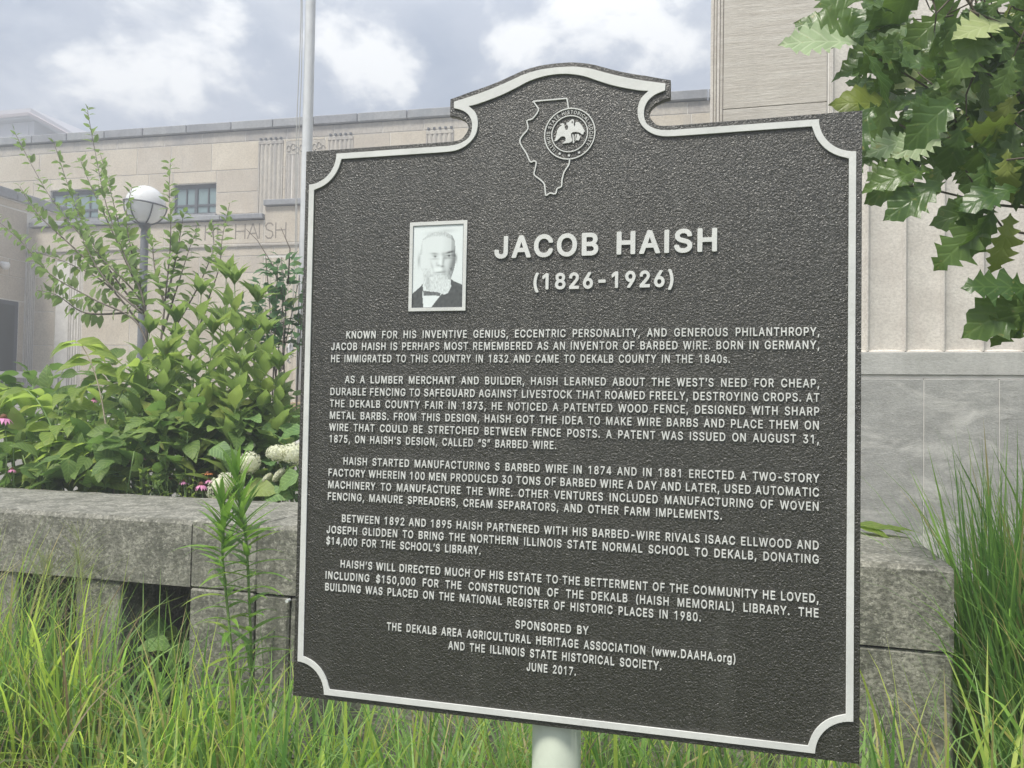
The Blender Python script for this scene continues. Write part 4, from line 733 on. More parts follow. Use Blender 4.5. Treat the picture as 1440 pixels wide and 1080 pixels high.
# --- portrait tile: a flat half-tone print in a cream frame
fx0, fx1, fz0, fz1 = .2346, .3532, .7785, .9550
on_sign('portrait_frame', curve_mesh([[(fx0,fz0),(fx1,fz0),(fx1,fz1),(fx0,fz1)], [(fx0+.0065,fz0+.0065),(fx0+.0065,fz1-.0065),(fx1-.0065,fz1-.0065),(fx1-.0065,fz0+.0065)]], .0014, 0, .0003, 0), .0014, M['sign_white'])
def pip(poly, x, y):
    c_ = False; j = len(poly)-1
    for i in range(len(poly)):
        if (poly[i][1] > y) != (poly[j][1] > y) and x < (poly[j][0]-poly[i][0])*(y-poly[i][1])/(poly[j][1]-poly[i][1])+poly[i][0]: c_ = not c_
        j = i
    return c_
COAT = [(0,700),(70,640),(108,600),(112,660),(105,700),(112,760),(118,845),(0,845)]
COAT2 = [(200,845),(240,790),(300,715),(320,690),(372,640),(398,555),(430,580),(520,618),(520,845)]
HEAD = [(70,330),(85,200),(100,140),(150,95),(230,70),(330,70),(400,110),(432,170),(440,300),(450,340),(440,400),(425,470),(400,545),(395,640),(370,690),(300,700),(230,690),(150,660),(115,600),(108,480),(75,420)]
def G(u, v, cu_, cv, su, sv, a, rot=0):
    x, y = u-cu_, v-cv
    if rot: x, y = x*math.cos(rot)+y*math.sin(rot), -x*math.sin(rot)+y*math.cos(rot)
    return a*math.exp(-.5*((x/su)**2+(y/sv)**2))
def tone(u, v):
    nz = noise.noise(Vector((u*.045, v*.03, 1)))
    t = .80-.04*(v/845)+.015*nz
    if pip(HEAD, u, v):
        t = .76-.16*max(0, min(1, (u-300)/130))+.01*nz
        hl = 118+55*abs((u-250)/170)**2.2+10*noise.noise(Vector((u*.06, 1, 5)))
        if v < hl: t -= (.16+.22*noise.noise(Vector((u*.10, v*.05, 5))))*min(1, (hl-v)/14)   # hair
        if u > 395 and v < 330: t -= .18                                            # side hair
        if u < 100 and v < 300: t -= .10
        t -= G(u, v, 405, 440, 24, 80, .36, .16)+G(u, v, 425, 350, 14, 60, .16)         # shaded cheek
        t -= G(u, v, 318, 375, 9, 45, .30, .08)+G(u, v, 330, 470, 18, 30, .28)
        t -= G(u, v, 376, 284, 27, 8, .60, -.22)+G(u, v, 226, 294, 27, 8, .44, .10)      # brows
        t -= G(u, v, 374, 313, 20, 4, .48, -.08)+G(u, v, 228, 316, 20, 4, .44, .06)                  # upper lids
        t -= G(u, v, 375, 322, 9, 7, .50)+G(u, v, 232, 324, 9, 7, .48)                    # irises
        t -= G(u, v, 372, 342, 30, 7, .22)+G(u, v, 228, 346, 32, 8, .20)                  # lower lids
        t -= G(u, v, 310, 300, 12, 14, .22)+G(u, v, 340, 330, 12, 20, .20)
        t -= G(u, v, 268, 415, 14, 7, .32)+G(u, v, 305, 425, 14, 7, .34)+G(u, v, 250, 395, 8, 14, .15)
        t += G(u, v, 288, 370, 8, 40, .10)
        t -= G(u, v, 205, 430, 8, 40, .18, -.3)                                            # fold of the cheek
        t -= G(u, v, 278, 486, 34, 6, .42, -.06)+G(u, v, 285, 508, 34, 7, .12)                  # mouth
        t += G(u, v, 285, 455, 60, 12, .10)
        if v > 500 or (v > 440 and (u < 190 or u > 360)):
            b = noise.noise(Vector((u*.09, v*.03, 4)))+.6*noise.noise(Vector((u*.2, v*.07, 9)))
            t += -.06+.20*b
        t -= G(u, v, 160, 590, 16, 70, .18)+G(u, v, 395, 600, 16, 60, .10)
        e = min(abs(u-78), abs(u-436)); t -= .10*math.exp(-(e/7)**2)
    else:
        t -= G(u, v, 62, 360, 9, 45, .30)+G(u, v, 78, 330, 5, 30, .30)+G(u, v, 452, 345, 6, 30, .42)
        t -= G(u, v, 350, 62, 60, 14, .16)+G(u, v, 200, 84, 50, 12, .14)
    if pip([(105,700),(130,640),(180,700),(290,712),(300,715),(200,845),(112,845)], u, v): t = .80
    if pip([(112,668),(200,682),(300,690),(290,726),(200,722),(120,722)], u, v): t = .16+.10*nz
    if pip(COAT, u, v) or (pip(COAT2, u, v)): t = .10+.03*nz
    if v > 560 and pip([(240,560),(395,560),(402,640),(370,700),(330,715),(270,690),(230,640)], u, v): t = .70+.22*noise.noise(Vector((u*.09, v*.035, 2)))+.1*noise.noise(Vector((u*.22, v*.1, 3)))
    return max(.05, min(.84, t))
nx, nz_ = 104, 168
v = []; f = []; cols = []
for j in range(nz_+1):
    for i in range(nx+1):
        v.append((fx0+.0068+(fx1-fx0-.0136)*i/nx, fz0+.0068+(fz1-fz0-.0136)*j/nz_, 0)); t_ = tone(i/nx*520, 845*(1-j/nz_)); cols += [t_*.93, t_*1.0, t_*.985, 1]
for j in range(nz_):
    for i in range(nx): a = j*(nx+1)+i; f.append((a, a+1, a+nx+2, a+nx+1))
me = mesh('portrait', v, f); ca = me.color_attributes.new('print', 'FLOAT_COLOR', 'POINT'); ca.data.foreach_set('color', cols)
po = on_sign('portrait', me, .0012, M['print'])
on_sign('portrait_rule', curve_mesh([[(fx0+.0062,fz0+.0062),(fx1-.0062,fz0+.0062),(fx1-.0062,fz1-.0062),(fx0+.0062,fz1-.0062)], [(fx0+.0073,fz0+.0073),(fx0+.0073,fz1-.0073),(fx1-.0073,fz1-.0073),(fx1-.0073,fz0+.0073)]], .0002), .0028, M['dark_metal'], po)
# --- post and rear bracket
g_ = MB(); g_.tube([(.5335, .062, 0), (.5335, .062, .4), (.5335, .062, Z0+.9)], .047, 32); g_.build('post', M['post_green'], sign, True)
g_ = MB(); g_.box(.44, .627, .0135, .020, Z0+.1, Z0+.16); g_.box(.44, .627, .0135, .020, Z0+.75, Z0+.81); g_.build('bracket', M['sign_dark'], sign)
HAZE = .018
# ================================================================ vegetation
def leaf(prof, length=1., width=.3, fold=.25, droop=.5, ripple=0., n=None, seed=0, twist=0., irr=0.):
    """one blade: half-widths along the midrib, folded and arching; y = along, z = up"""
    n = n or len(prof)-1; v = []; f = []; uv = []
    rr = random.Random(seed+100); L_, R_ = ([w_*rr.uniform(1-irr, 1+irr) for w_ in prof] for _ in (0, 1)); ph = rr.uniform(0, 6); wmax = max(prof)
    for i in range(n+1):
        t = i/n; k = t*(len(prof)-1); k0 = int(min(k, len(prof)-2)); wl = (L_[k0]+(L_[k0+1]-L_[k0])*(k-k0))*width/2/wmax; wr = (R_[k0]+(R_[k0+1]-R_[k0])*(k-k0))*width/2/wmax
        ang = droop*t; y = length*(math.sin(ang)/droop if droop else t); z = -length*((1-math.cos(ang))/droop if droop else 0)
        tw = twist*t; r1 = ripple*math.sin(t*17+ph)*width; r2 = ripple*math.sin(t*15+ph+2)*width
        for s, rp in ((-1, r1), (0, 0), (1, r2)):
            w = wl if s < 0 else wr
            lx, lz = s*w*math.cos(fold), abs(s)*w*math.sin(fold)+rp*abs(s)
            v.append((lx*math.cos(tw)-lz*math.sin(tw), y, z+lx*math.sin(tw)+lz*math.cos(tw))); uv.append((.5+s*.5*w/(width/2), t))
        if i:
            b = (i-1)*3; f += [(b, b+1, b+4, b+3), (b+1, b+2, b+5, b+4)]
    return mesh('leaf', v, f, True, uv)
OV = [.02, .55, .88, 1, .95, .80, .58, .34, .14, 0]
LA = [.03, .35, .75, 1, 1, .88, .7, .5, .28, .12, 0]
RO = [.1, .75, .98, 1, .95, .84, .68, .48, .25, 0]
SE = [.02, .45, .5, .8, .82, 1, .93, 1, .85, .88, .68, .7, .45, .42, .18, 0]
LI = [.4, .9, 1, .95, .8, .55, .28, 0]
OK = [.02,.05,.14,.32,.20,.30,.62,.42,.34,.80,.66,.44,1.0,.84,.54,.96,.78,.46,.72,.44,.26,.30,.10,0]
OK2 = [.02,.06,.18,.42,.24,.28,.70,.54,.34,.46,.94,.72,.42,.58,1.0,.62,.44,.78,.48,.24,.40,.14,0]
OK3 = [.02,.04,.12,.28,.40,.30,.50,.72,.54,.60,.92,.66,.68,.90,.60,.58,.66,.34,.28,.12,0]
def put(name, me, parent, m, pos, d, nrm, s):
    return link(name, me, parent, m, basis(pos, d, nrm, s))
def copies(ms, m):
    for q in ms: q.materials.append(m)
    return ms
def rv(s=1.): return Vector((random.gauss(0, s), random.gauss(0, s), random.gauss(0, s)))
def resample(P, step):
    P = [Vector(p) for p in P]; o = []; acc = 0
    P2 = []
    for i in range(len(P)-1):
        p0 = P[max(i-1, 0)]; p1 = P[i]; p2 = P[i+1]; p3 = P[min(i+2, len(P)-1)]
        for j in range(8):
            t = j/8; P2.append(.5*((2*p1)+(-p0+p2)*t+(2*p0-5*p1+4*p2-p3)*t*t+(-p0+3*p1-3*p2+p3)*t*t*t))
    P2.append(P[-1]); last = P2[0]; o.append((last, (P2[1]-P2[0]).normalized()))
    for a, b in zip(P2, P2[1:]):
        acc += (b-a).length
        if acc >= step: o.append((b, (b-a).normalized())); acc = 0
    return o

# ---- A: upright sapling with small leaves behind the wall
sapL = copies([leaf(SE, 1, .52, .30, .5, .03, seed=i) for i in range(5)], M['sap'])
sp = thing('young_tree', (-2.86, 3.05, .3), 'slender young tree with thin upright twigs behind the wall left of the flagpole', 'tree')
BR = [([(206,560),(203,430),(175,360),(150,290),(135,220),(122,150)], 3.0), ([(206,500),(200,427),(140,360),(93,307),(60,260),(20,185)], 3.1),
      ([(203,440),(172,405),(137,353),(110,300),(92,250),(75,198)], 3.25), ([(215,520),(192,453),(130,420),(70,385),(30,340),(-10,305)], 2.95),
      ([(222,520),(233,417),(240,333),(238,262),(240,224)], 3.0), ([(262,520),(290,430),(308,377),(313,333),(324,282)], 3.3),
      ([(205,450),(190,385),(168,318),(152,255),(140,212)], 3.3), ([(228,470),(252,395),(268,345),(280,318)], 3.2), ([(195,453),(150,400),(100,372),(45,352)], 3.2),
      ([(204,430),(182,340),(178,300),(186,262)], 3.15), ([(200,440),(150,395),(118,340),(100,280)], 3.0), ([(232,430),(218,380),(214,345),(205,325)], 3.1),
      ([(240,470),(275,410),(300,350),(296,318)], 3.35), ([(180,440),(120,440),(80,415),(50,408)], 3.1), ([(205,430),(160,330),(128,262),(112,222)], 3.3),
      ([(235,420),(250,350),(258,300)], 3.1), ([(160,400),(100,345),(52,300),(28,262)], 3.2)]
g_ = MB(); g_.tube([(-2.86, 3.05, .3), (-2.85, 3.05, .9), tuple(at(206, 500, 3.0))], [.022, .018, .014], 8); g_.build('trunk', M['bark'], sp, True)
cnt = 0
for P, Y in BR:
    pts = [at(x, y, Y+.05*i) for i, (x, y) in enumerate(P)]
    rs = resample(pts, .036); g_ = MB()
    if len(rs) < 2: continue
    g_.tube([p for p, d in rs], [max(.0022, .0085*(1-i/len(rs))) for i in range(len(rs))], 5); g_.build('branch', M['bark'], sp, True)
    for i, (p, d) in enumerate(rs):
        if i < len(rs)*.16: continue
        for k in range(3):
            if random.random() < .2: continue
            side = d.cross(Vector((math.cos(i*2.4+k*2.2), math.sin(i*2.4+k*2.2), .2))).normalized()
            dd = (side*1.0+d*.5+Vector((0, 0, .15))+rv(.15)).normalized(); s_ = random.uniform(.07, .115)*(1-.45*(i/len(rs))**2)
            cnt += 1
            put('leaf', random.choice(sapL), sp, None, p+dd*.008, dd, Vector((0,0,1))+rv(.35), s_)

# ---- B: tall lance-leaved perennials
lanL = copies([leaf(LA, 1, .35, .35, .8, .05, seed=i, twist=random.uniform(-.3, .3)) for i in range(6)], M['lance'])
def perennial(name, base, top, n, L, label, cat, group, mats, lm, sm, spread=1., phi=2.4, up=.6, r=.006, topn=6, parent=None, leafname='leaf', droop_up=0):
    t = parent or thing(name, base, label, cat, group)
    base, top = Vector(base), Vector(top); mid = (base+top)/2+rv(.03)
    rs = resample([base, mid, top], (top-base).length/n)
    g_ = MB(); g_.tube([p for p, d in rs], [r*(1-.6*i/len(rs)) for i in range(len(rs))], 6); g_.build('stem', M[sm], t, True)
    for i, (p, d) in enumerate(rs):
        f_ = i/max(1, len(rs)-1)
        if f_ < .12: continue
        for k in range(3):
            a = i*phi+k*2.094+random.uniform(-.3, .3); o = Vector((math.cos(a), math.sin(a), 0))
            dd = (o*spread*(1-.45*f_)+Vector((0, 0, up+f_*.7+droop_up))+rv(.12)).normalized()
            put(leafname, random.choice(lm), t, None, p+o*.004, dd, Vector((0, 0, 1))-o*.2+rv(.2), L*random.uniform(.8, 1.15)*(1-.35*max(0, f_-.6)/.4))
    p, d = rs[-1]
    for k in range(topn):
        a = k*6.283/topn; o = Vector((math.cos(a), math.sin(a), 0))
        put(leafname, random.choice(lm), t, None, p, (o*.45+Vector((0, 0, 1.2))+rv(.15)).normalized(), -o+Vector((0, 0, .3)), L*random.uniform(.4, .75))
    return t
tops = [(212,455,2.6),(248,440,2.7),(283,415,2.8),(318,392,2.75),(330,400,2.6),(300,470,2.5),(362,425,2.7),(375,470,2.6),(232,500,2.5),(270,520,2.45),(340,505,2.45),(392,520,2.6),(200,530,2.75),(310,440,2.9),(350,455,2.85),(250,480,2.85)]
desc = ['leftmost tall stem of big lance-shaped leaves beside the globe lamp post','tall leafy stem, second from the left, reaching up in front of the lamp post','tall leafy stem in the middle of the clump behind the wall',
 'tallest leafy stem of the clump, its tip level with the carved words','tall leafy stem just right of the tallest one in the clump','shorter leafy stem in front of the middle of the clump','tall leafy stem near the flagpole with pale green tip',
 'rightmost tall leafy stem of the clump, leaning beside the flagpole','short leafy stem at the left front of the clump','short leafy stem at the centre front of the clump','short leafy stem at the right front of the clump',
 'low leafy stem nearest the foot of the flagpole','low leafy stem behind the drooping shrub at the left of the clump','leafy stem at the back of the clump below the tallest tip','leafy stem at the back of the clump towards the flagpole','leafy stem at the back left of the clump']
for (px, py, Y), ds in zip(tops, desc):
    tp = at(px, py, Y); perennial('tall_perennial', (tp.x+random.uniform(-.08, .08), Y-.02, .3), tp, 17, .27, ds, 'plant', 'tall lance-leaved perennials behind the wall', None, lanL, 'green_stem')

# ---- C: drooping broad-leaved shrub on the left
dogL = copies([leaf(OV, 1, .50, .30, 1.0, .035, seed=i, twist=random.uniform(-.25, .25)) for i in range(6)], M['dog'])
dg = thing('drooping_shrub', (-2.5, 2.45, .3), 'broad shrub with large drooping bright green leaves above the left end of the wall', 'shrub')
ARCH = [([(160,690),(152,620),(138,540),(118,490),(100,478)],2.28,'pale_twig'), ([(100,700),(80,620),(50,560),(20,545),(-20,560)],2.35,'green_stem'), ([(90,700),(85,620),(95,560),(130,540)],2.45,'green_stem'),
        ([(120,700),(150,600),(190,520),(225,500)],2.5,'green_stem'), ([(60,700),(40,640),(10,600),(-30,590)],2.4,'green_stem'), ([(140,700),(180,640),(215,600),(245,590)],2.4,'green_stem'), ([(40,710),(60,650),(75,610),(110,590)],2.3,'green_stem'),
        ([(20,710),(15,640),(-10,580),(-60,560)],2.55,'green_stem'), ([(110,700),(115,640),(140,600),(180,585)],2.6,'green_stem'), ([(150,700),(140,640),(110,620),(80,625)],2.25,'green_stem')]
for P, Y, sm in ARCH:
    pts = [at(x, y, Y+.03*i) for i, (x, y) in enumerate(P)]; pts = [Vector((pts[0].x, pts[0].y, .3))]+pts
    rs = resample(pts, .058); g_ = MB(); g_.tube([p for p, d in rs], [.007*(1-.6*i/len(rs)) for i in range(len(rs))], 6); g_.build('stem', M[sm], dg, True)
    for i, (p, d) in enumerate(rs):
        f_ = i/len(rs)
        if p.z < .62 or (sm == 'pale_twig' and f_ < .72 and f_ > .2 and random.random() < .75): continue
        for k in (-1, 1):
            if random.random() < .12: continue
            side = d.cross(Vector((0, 0, 1)));  side = side.normalized() if side.length > .2 else Vector((k, .2, 0))
            dd = (side*k*.9+d*.35+Vector((0, -.25, -.25))+rv(.22)).normalized()
            put('leaf', random.choice(dogL), dg, None, p, dd, Vector((0, -.35, 1))+rv(.25), random.uniform(.17, .27))

# ---- D: dark small-leaved shrub next to the flagpole
dsL = copies([leaf(OV, 1, .62, .2, .5, .03, n=5, seed=i) for i in range(4)], M['dark_shrub'])
ds = thing('dark_shrub', tuple(at(398, 600, 3.9))[:2]+(.3,), 'dark green shrub of small round leaves close to the flagpole with one bare twig', 'shrub')
def blob_shrub(t, cx, cy, rx, ry, Y, n, L, lm, sm='bark', ry3=.25, center=None):
    c0 = at(cx, cy, Y); sx = (at(cx+rx, cy, Y)-c0).length; sz = (at(cx, cy+ry, Y)-c0).length
    base = Vector((c0.x, c0.y, .3))
    for k in range(max(3, n//45)):
        q = c0+Vector((random.uniform(-sx, sx)*.7, random.uniform(-.2, .2), random.uniform(0, sz)*.7))
        g_ = MB(); g_.tube([base+rv(.03), (base+q)/2+rv(.05), q], [.008, .006, .003], 5); g_.build('stem', M[sm], t, True)
    for k in range(n):
        u = Vector((random.gauss(0, .5), random.gauss(0, .5), random.gauss(0, .5)))
        if u.length > 1.1: u.normalize()
        p = c0+Vector((u.x*sx, u.y*ry3, u.z*sz)); o = Vector((u.x, u.y-.2, .25)).normalized()
        put('leaf', random.choice(lm), t, None, p, (o+rv(.45)+Vector((0, 0, -.15))).normalized(), Vector((0, -.2, 1))+rv(.4), L*random.uniform(.7, 1.2))
blob_shrub(ds, 388, 450, 40, 62, 3.9, 230, .10, dsL)
blob_shrub(ds, 398, 372, 20, 18, 3.9, 44, .085, dsL)
blob_shrub(ds, 408, 395, 12, 22, 3.85, 26, .085, dsL)
for P in ([(400,430),(385,375),(362,338),(346,322)], [(405,400),(408,350),(395,320)], [(398,520),(402,440),(398,380)]):
    g_ = MB(); g_.tube([at(x, y, 3.9) for x, y in P], [.007, .005, .003, .002][:len(P)], 5); g_.build('twig', M['bark'], ds, True)

# ---- E: undergrowth filling the bed, one shrub after another
unL = copies([leaf(RO, 1, .62, .25, .8, .04, n=7, seed=i) for i in range(5)], M['under'])
US = [(40,650,60,45,2.35,70,.15,'low dark green undergrowth at the far left under the drooping shrub'),(120,655,60,42,2.3,80,.15,'low dark green undergrowth beneath the drooping shrub'),
      (200,640,55,50,2.35,80,.14,'low leafy undergrowth behind the pale twig'),(255,620,50,55,2.45,80,.14,'leafy undergrowth left of the white hydrangea heads'),
      (320,600,55,50,2.55,90,.14,'leafy undergrowth behind the white hydrangea heads'),(385,600,35,55,2.7,60,.12,'undergrowth in front of the stepped plinth'),
      (60,570,70,50,2.8,80,.15,'mid green undergrowth behind the drooping shrub'),(160,560,60,60,2.9,80,.15,'undergrowth around the young tree base'),
      (240,560,60,60,3.0,70,.14,'undergrowth behind the tall stems'),(60,600,80,40,3.4,80,.16,'mid green undergrowth at the left in front of the terrace'),(190,600,80,40,3.5,80,.16,'mid green undergrowth beyond the young tree'),(310,600,70,40,3.6,80,.16,'mid green undergrowth beyond the tall leafy stems'),(-60,640,80,60,2.5,60,.15,'undergrowth beyond the left edge of the wall'),
      (520,660,90,60,2.5,60,.15,'undergrowth behind the left part of the plaque'),(700,660,90,60,2.5,60,.15,'undergrowth behind the middle of the plaque'),(880,670,90,50,2.5,60,.15,'undergrowth behind the right part of the plaque')]
for cx, cy, rx, ry, Y, n_, L, lb in US:
    c0 = at(cx, cy, Y); t = thing('undergrowth_shrub', (c0.x, c0.y, .3), lb, 'shrub', 'undergrowth shrubs in the planting bed'); blob_shrub(t, cx, cy, rx, ry, Y, n_, L, unL, 'green_stem', .22)

# ---- F: hydrangea
hyL = copies([leaf(RO, 1, .72, .18, .8, .05, seed=i) for i in range(5)], M['hyd'])
hy = thing('hydrangea', (-1.5, 2.5, .3), 'hydrangea with cream white flower heads and broad leaves leaning on the wall beside the plaque', 'shrub')
def flower_head(px, py, Y, r, sq, tilt):
    c0 = at(px, py, Y); s = r/F_PX*(Y-CAM.y)*1.03; vv = []; ff = []
    for k in range(330):
        while True:
            u = Vector((random.uniform(-1,1), random.uniform(-1,1), random.uniform(-1,1)))
            if .2 < u.length < 1: break
        nrm = u.normalized(); rad = random.uniform(.82, 1.04)*s
        p = c0+Vector((nrm.x*rad, nrm.y*rad, nrm.z*rad*sq+nrm.x*tilt*s)); a = nrm.cross(Vector((.2,.3,1))).normalized(); b = nrm.cross(a); q = random.uniform(.0045, .0075)
        for a1, b1 in ((a, b), (-a, b), (-a, -b), (a, -b)):
            i0 = len(vv); vv += [tuple(p), tuple(p+(a1*1.0+b1*.25)*q+nrm*.001), tuple(p+(a1+b1)*q*.8+nrm*.0025), tuple(p+(b1*1.0+a1*.25)*q+nrm*.001)]; ff.append((i0, i0+1, i0+2, i0+3))
    i0 = len(vv); core = [(.72*s*math.sin(a*math.pi/6)+.0001, .72*s*math.cos(a*math.pi/6)) for a in range(7)]; g2 = MB(); g2.lathe([(r_, z_*sq) for r_, z_ in core], 0, 0, 10)
    vv += [tuple(c0+Vector(q)) for q in g2.v]; ff += [tuple(i0+i for i in q) for q in g2.f]
    link('flower_head', mesh('flower_head', vv, ff), hy, M['cream_petal'])
    g3 = MB(); g3.tube([c0-Vector((0,0,s*.5)), c0+Vector((.05, .06, -.2)), Vector((c0.x+.1, c0.y+.12, .35))], [.004, .005, .007], 6); g3.build('stem', M['green_stem'], hy, True)
for a in ((350,651,2.26,18,.95,.1),(312,683,2.18,22,.85,.5),(391,637,2.30,18,.68,0),(414,638,2.30,19,.9,0),(404,609,2.7,11,.4,.1),(392,668,2.3,9,.55,.9),(375,673,2.3,7,.55,.9),(350,608,2.5,4,1,0),(352,626,2.45,7,.4,0)): flower_head(*a)
for k in range(95):
    px, py = random.uniform(300, 440), random.uniform(585, 700); Y = random.uniform(2.42, 2.8)
    if py > 640 and px < 345 and Y < 2.35: Y += .1
    p = at(px, py, Y)
    put('leaf', random.choice(hyL), hy, None, p, Vector((random.uniform(-1, 1), random.uniform(-.9, .1), random.uniform(-.5, .45))).normalized(), Vector((0, -.45, 1))+rv(.3), random.uniform(.09, .16))
for (x, y, dx, dz, L) in ((345,690,.95,.25,.20),(420,668,-.8,-.35,.17),(372,700,.9,.3,.17),(330,632,-.2,-.9,.14),(300,628,.7,-.2,.15)):
    put('leaf', random.choice(hyL), hy, None, at(x, y, 2.25), Vector((dx, -.2, dz)).normalized(), Vector((-dz*.5, -.75, .8)), L)

# ---- G: coneflowers and small blooms
def coneflower(px, py, Y, r, label, m='pink_petal', cone=True, droop=-.5):
    c0 = at(px, py, Y); s = r/F_PX*(Y-CAM.y)
    t = thing('coneflower', (c0.x, c0.y+.03, .3), label, 'flower', 'pink and orange flowers in the planting bed')
    me = PET.get(m) or PET.setdefault(m, copies([leaf(LI, 1, .34, .1, .7, 0, n=4)], M[m])[0])
    for k in range(13):
        a = k*6.283/13+random.uniform(-.1, .1); o = Vector((math.cos(a), math.sin(a), droop+random.uniform(-.15, .15)))
        put('petal', me, t, None, c0+Vector((o.x, o.y, 0))*s*.25, o.normalized(), (0, 0, 1), s*.95)
    g_ = MB(); g_.lathe([(.001, c0.z+s*.42), (s*.2, c0.z+s*.36), (s*.34, c0.z+s*.12), (s*.3, c0.z-s*.06), (.001, c0.z-s*.1)], c0.x, c0.y, 12); g_.build('cone', M['cone_brown'], t, True)
    g_ = MB(); g_.tube([c0, c0+Vector((.01, .02, -.15)), Vector((c0.x, c0.y+.03, .3))], .003, 5); g_.build('stem', M['green_stem'], t, True)
PET = {}
for a in ((283,682,2.26,13,'pink coneflower in front of the orange bloom, left of the lowest hydrangea head'),(294,675,2.30,9,'smaller pink coneflower touching the lowest hydrangea head'),(258,677,2.27,8,'faded pink coneflower low over the wall top'),
          (5,588,2.15,18,'large pink coneflower with a brown cone at the far left'),(184,645,2.3,8,'pink bloom among the leaves right of the pale twig'),(199,643,2.32,7,'second pink bloom right of the pale twig'),
          (221,657,2.3,8,'pink bloom lower among the dark leaves'),(17,660,2.2,9,'small pink bloom near the left edge above the wall'),(132,562,2.9,9,'pale lilac bloom below the drooping leaves beside the pale twig')): coneflower(*a)
coneflower(292, 666, 2.3, 9, 'small orange bloom above the pink coneflower', 'orange_petal', droop=.2)
coneflower(238, 673, 2.32, 7, 'small orange bloom low in the dark leaves', 'orange_petal', droop=.3)

# ---- low feathery ground cover along the back of the wall
gcL = copies([leaf(LA, 1, .34, .2, .6, 0, n=4, seed=i) for i in range(3)], M['dog'])
for cx, lb in ((190,'low feathery green sprig at the back edge of the wall, left one'),(215,'low feathery green sprig behind the wall below the pink blooms'),(245,'low feathery green sprig behind the wall, near the faded coneflower'),(30,'low feathery sprig behind the wall near the left edge')):
    c0 = at(cx, 690, 2.2); t = thing('ground_cover_sprig', (c0.x, c0.y, .3), lb, 'plant', 'low feathery sprigs behind the wall')
    for k in range(9):
        tip = c0+Vector((random.uniform(-.16, .16), random.uniform(-.05, .12), random.uniform(.0, .10))); b0_ = Vector((c0.x, c0.y+.1, .5))
        g_ = MB(); g_.tube([b0_, (b0_+tip)/2+Vector((0, 0, .05)), tip], .0025, 4); g_.build('stem', M['green_stem'], t)
        for j in range(7):
            p = b0_.lerp(tip, .5+.5*j/6)+Vector((0, 0, .02)); put('leaf', random.choice(gcL), t, None, p, (rv(.6)+Vector((0, -.2, .5))).normalized(), Vector((0, 0, 1))+rv(.3), random.uniform(.03, .05))

# ---- trailing vine over the right end of the wall
vnL = copies([leaf(OV, 1, .42, .15, .35, .03, seed=i) for i in range(3)], M['dog'])
vn = thing('trailing_vine', (1.2, 2.3, .3), 'trailing vine with flat green leaves lying over the right end of the wall top', 'vine')
pts = [(1.0, 2.5, .5), (1.02, 2.25, .93), (1.12, 2.15, .945), (1.30, 2.08, .94), (1.45, 2.02, .94)]
g_ = MB(); g_.tube(pts, .0035, 6); g_.build('stem', M['green_stem'], vn, True)
for (p, d, L) in (((1.08,2.18,.955),(.9,-.4,.02),.17),((1.15,2.15,.95),(1,-.15,-.02),.2),((1.20,2.12,.955),(.3,-1,.03),.13),((1.33,2.06,.945),(1,-.25,.08),.22),((1.36,2.04,.94),(.8,-.75,-.05),.15),((1.28,2.10,.945),(.9,.3,.05),.14),((1.05,2.22,.97),(.8,.1,.35),.2),((1.42,2.0,.942),(1,.1,.12),.16)):
    put('leaf', random.choice(vnL), vn, None, p, Vector(d).normalized(), Vector((0, -.15, 1)), L)

# ---- two spiky stalks in front of the wall
skL = copies([leaf(LI, 1, .15, .3, d_, 0, n=6, seed=i) for i, d_ in enumerate((.2, .5, .8, 1.1))], M['spike'])
def stalk(P, Y, label):
    pts = [at(x, y, Y) for x, y in P]; b = pts[0]; pts = [Vector((b.x+.02, b.y+.05, 0))]+pts
    t = thing('leafy_stalk', pts[0], label, 'plant', 'spiky green stalks in front of the wall')
    rs = resample(pts, .0082); n_ = len(rs); g_ = MB(); g_.tube([p for p, d in rs][::3]+[rs[-1][0]], [.0045]*len(rs[::3])+[.002], 6); g_.build('stem', M['green_stem'], t, True)
    for i, (p, d) in enumerate(rs):
        if p.z < .25: continue
        f_ = i/n_; ft = max(0, 1-(n_-i)/14)
        for k in range(3):
            if random.random() < .12 and f_ < .8: continue
            a = i*2.3999+k*2.094; o = Vector((math.cos(a), math.sin(a), 0)); dd = (o*(1-.62*ft)+Vector((0, 0, .5+1.0*ft))+rv(.12)).normalized()
            put('leaf', random.choice(skL[:2] if ft > .2 else skL), t, None, p, dd, Vector((0, 0, 1))-o*.5, random.uniform(.13, .18)*(1-.25*ft))
    return t
stalk([(358,1060),(353,907),(347,770),(341,737),(332,668)], 1.0, 'taller of the two spiky green stalks, right one, in front of the wall pier')
stalk([(335,1060),(325,907),(313,787),(314,751),(312,708)], .95, 'shorter of the two spiky green stalks, left one, in front of the wall pier')

# ---- broad leaves in the dark opening of the wall
bd = thing('broad_leaved_plant', (-1.45, 1.62, 0), 'broad leaved green plant growing inside the wall opening beside the pier', 'plant')
for k in range(16):
    p = at(random.uniform(222, 262), random.uniform(870, 985), random.uniform(1.45, 1.75))
    put('leaf', random.choice(hyL), bd, None, p, Vector((random.uniform(-1, 1), -.5, random.uniform(-.6, .8))).normalized(), Vector((0, -1, .4))+rv(.3), random.uniform(.09, .17))
g_ = MB(); g_.tube([(-1.45, 1.62, 0), (-1.46, 1.6, .3), (-1.44, 1.6, .52)], .005, 5); g_.build('stem', M['green_stem'], bd, True)

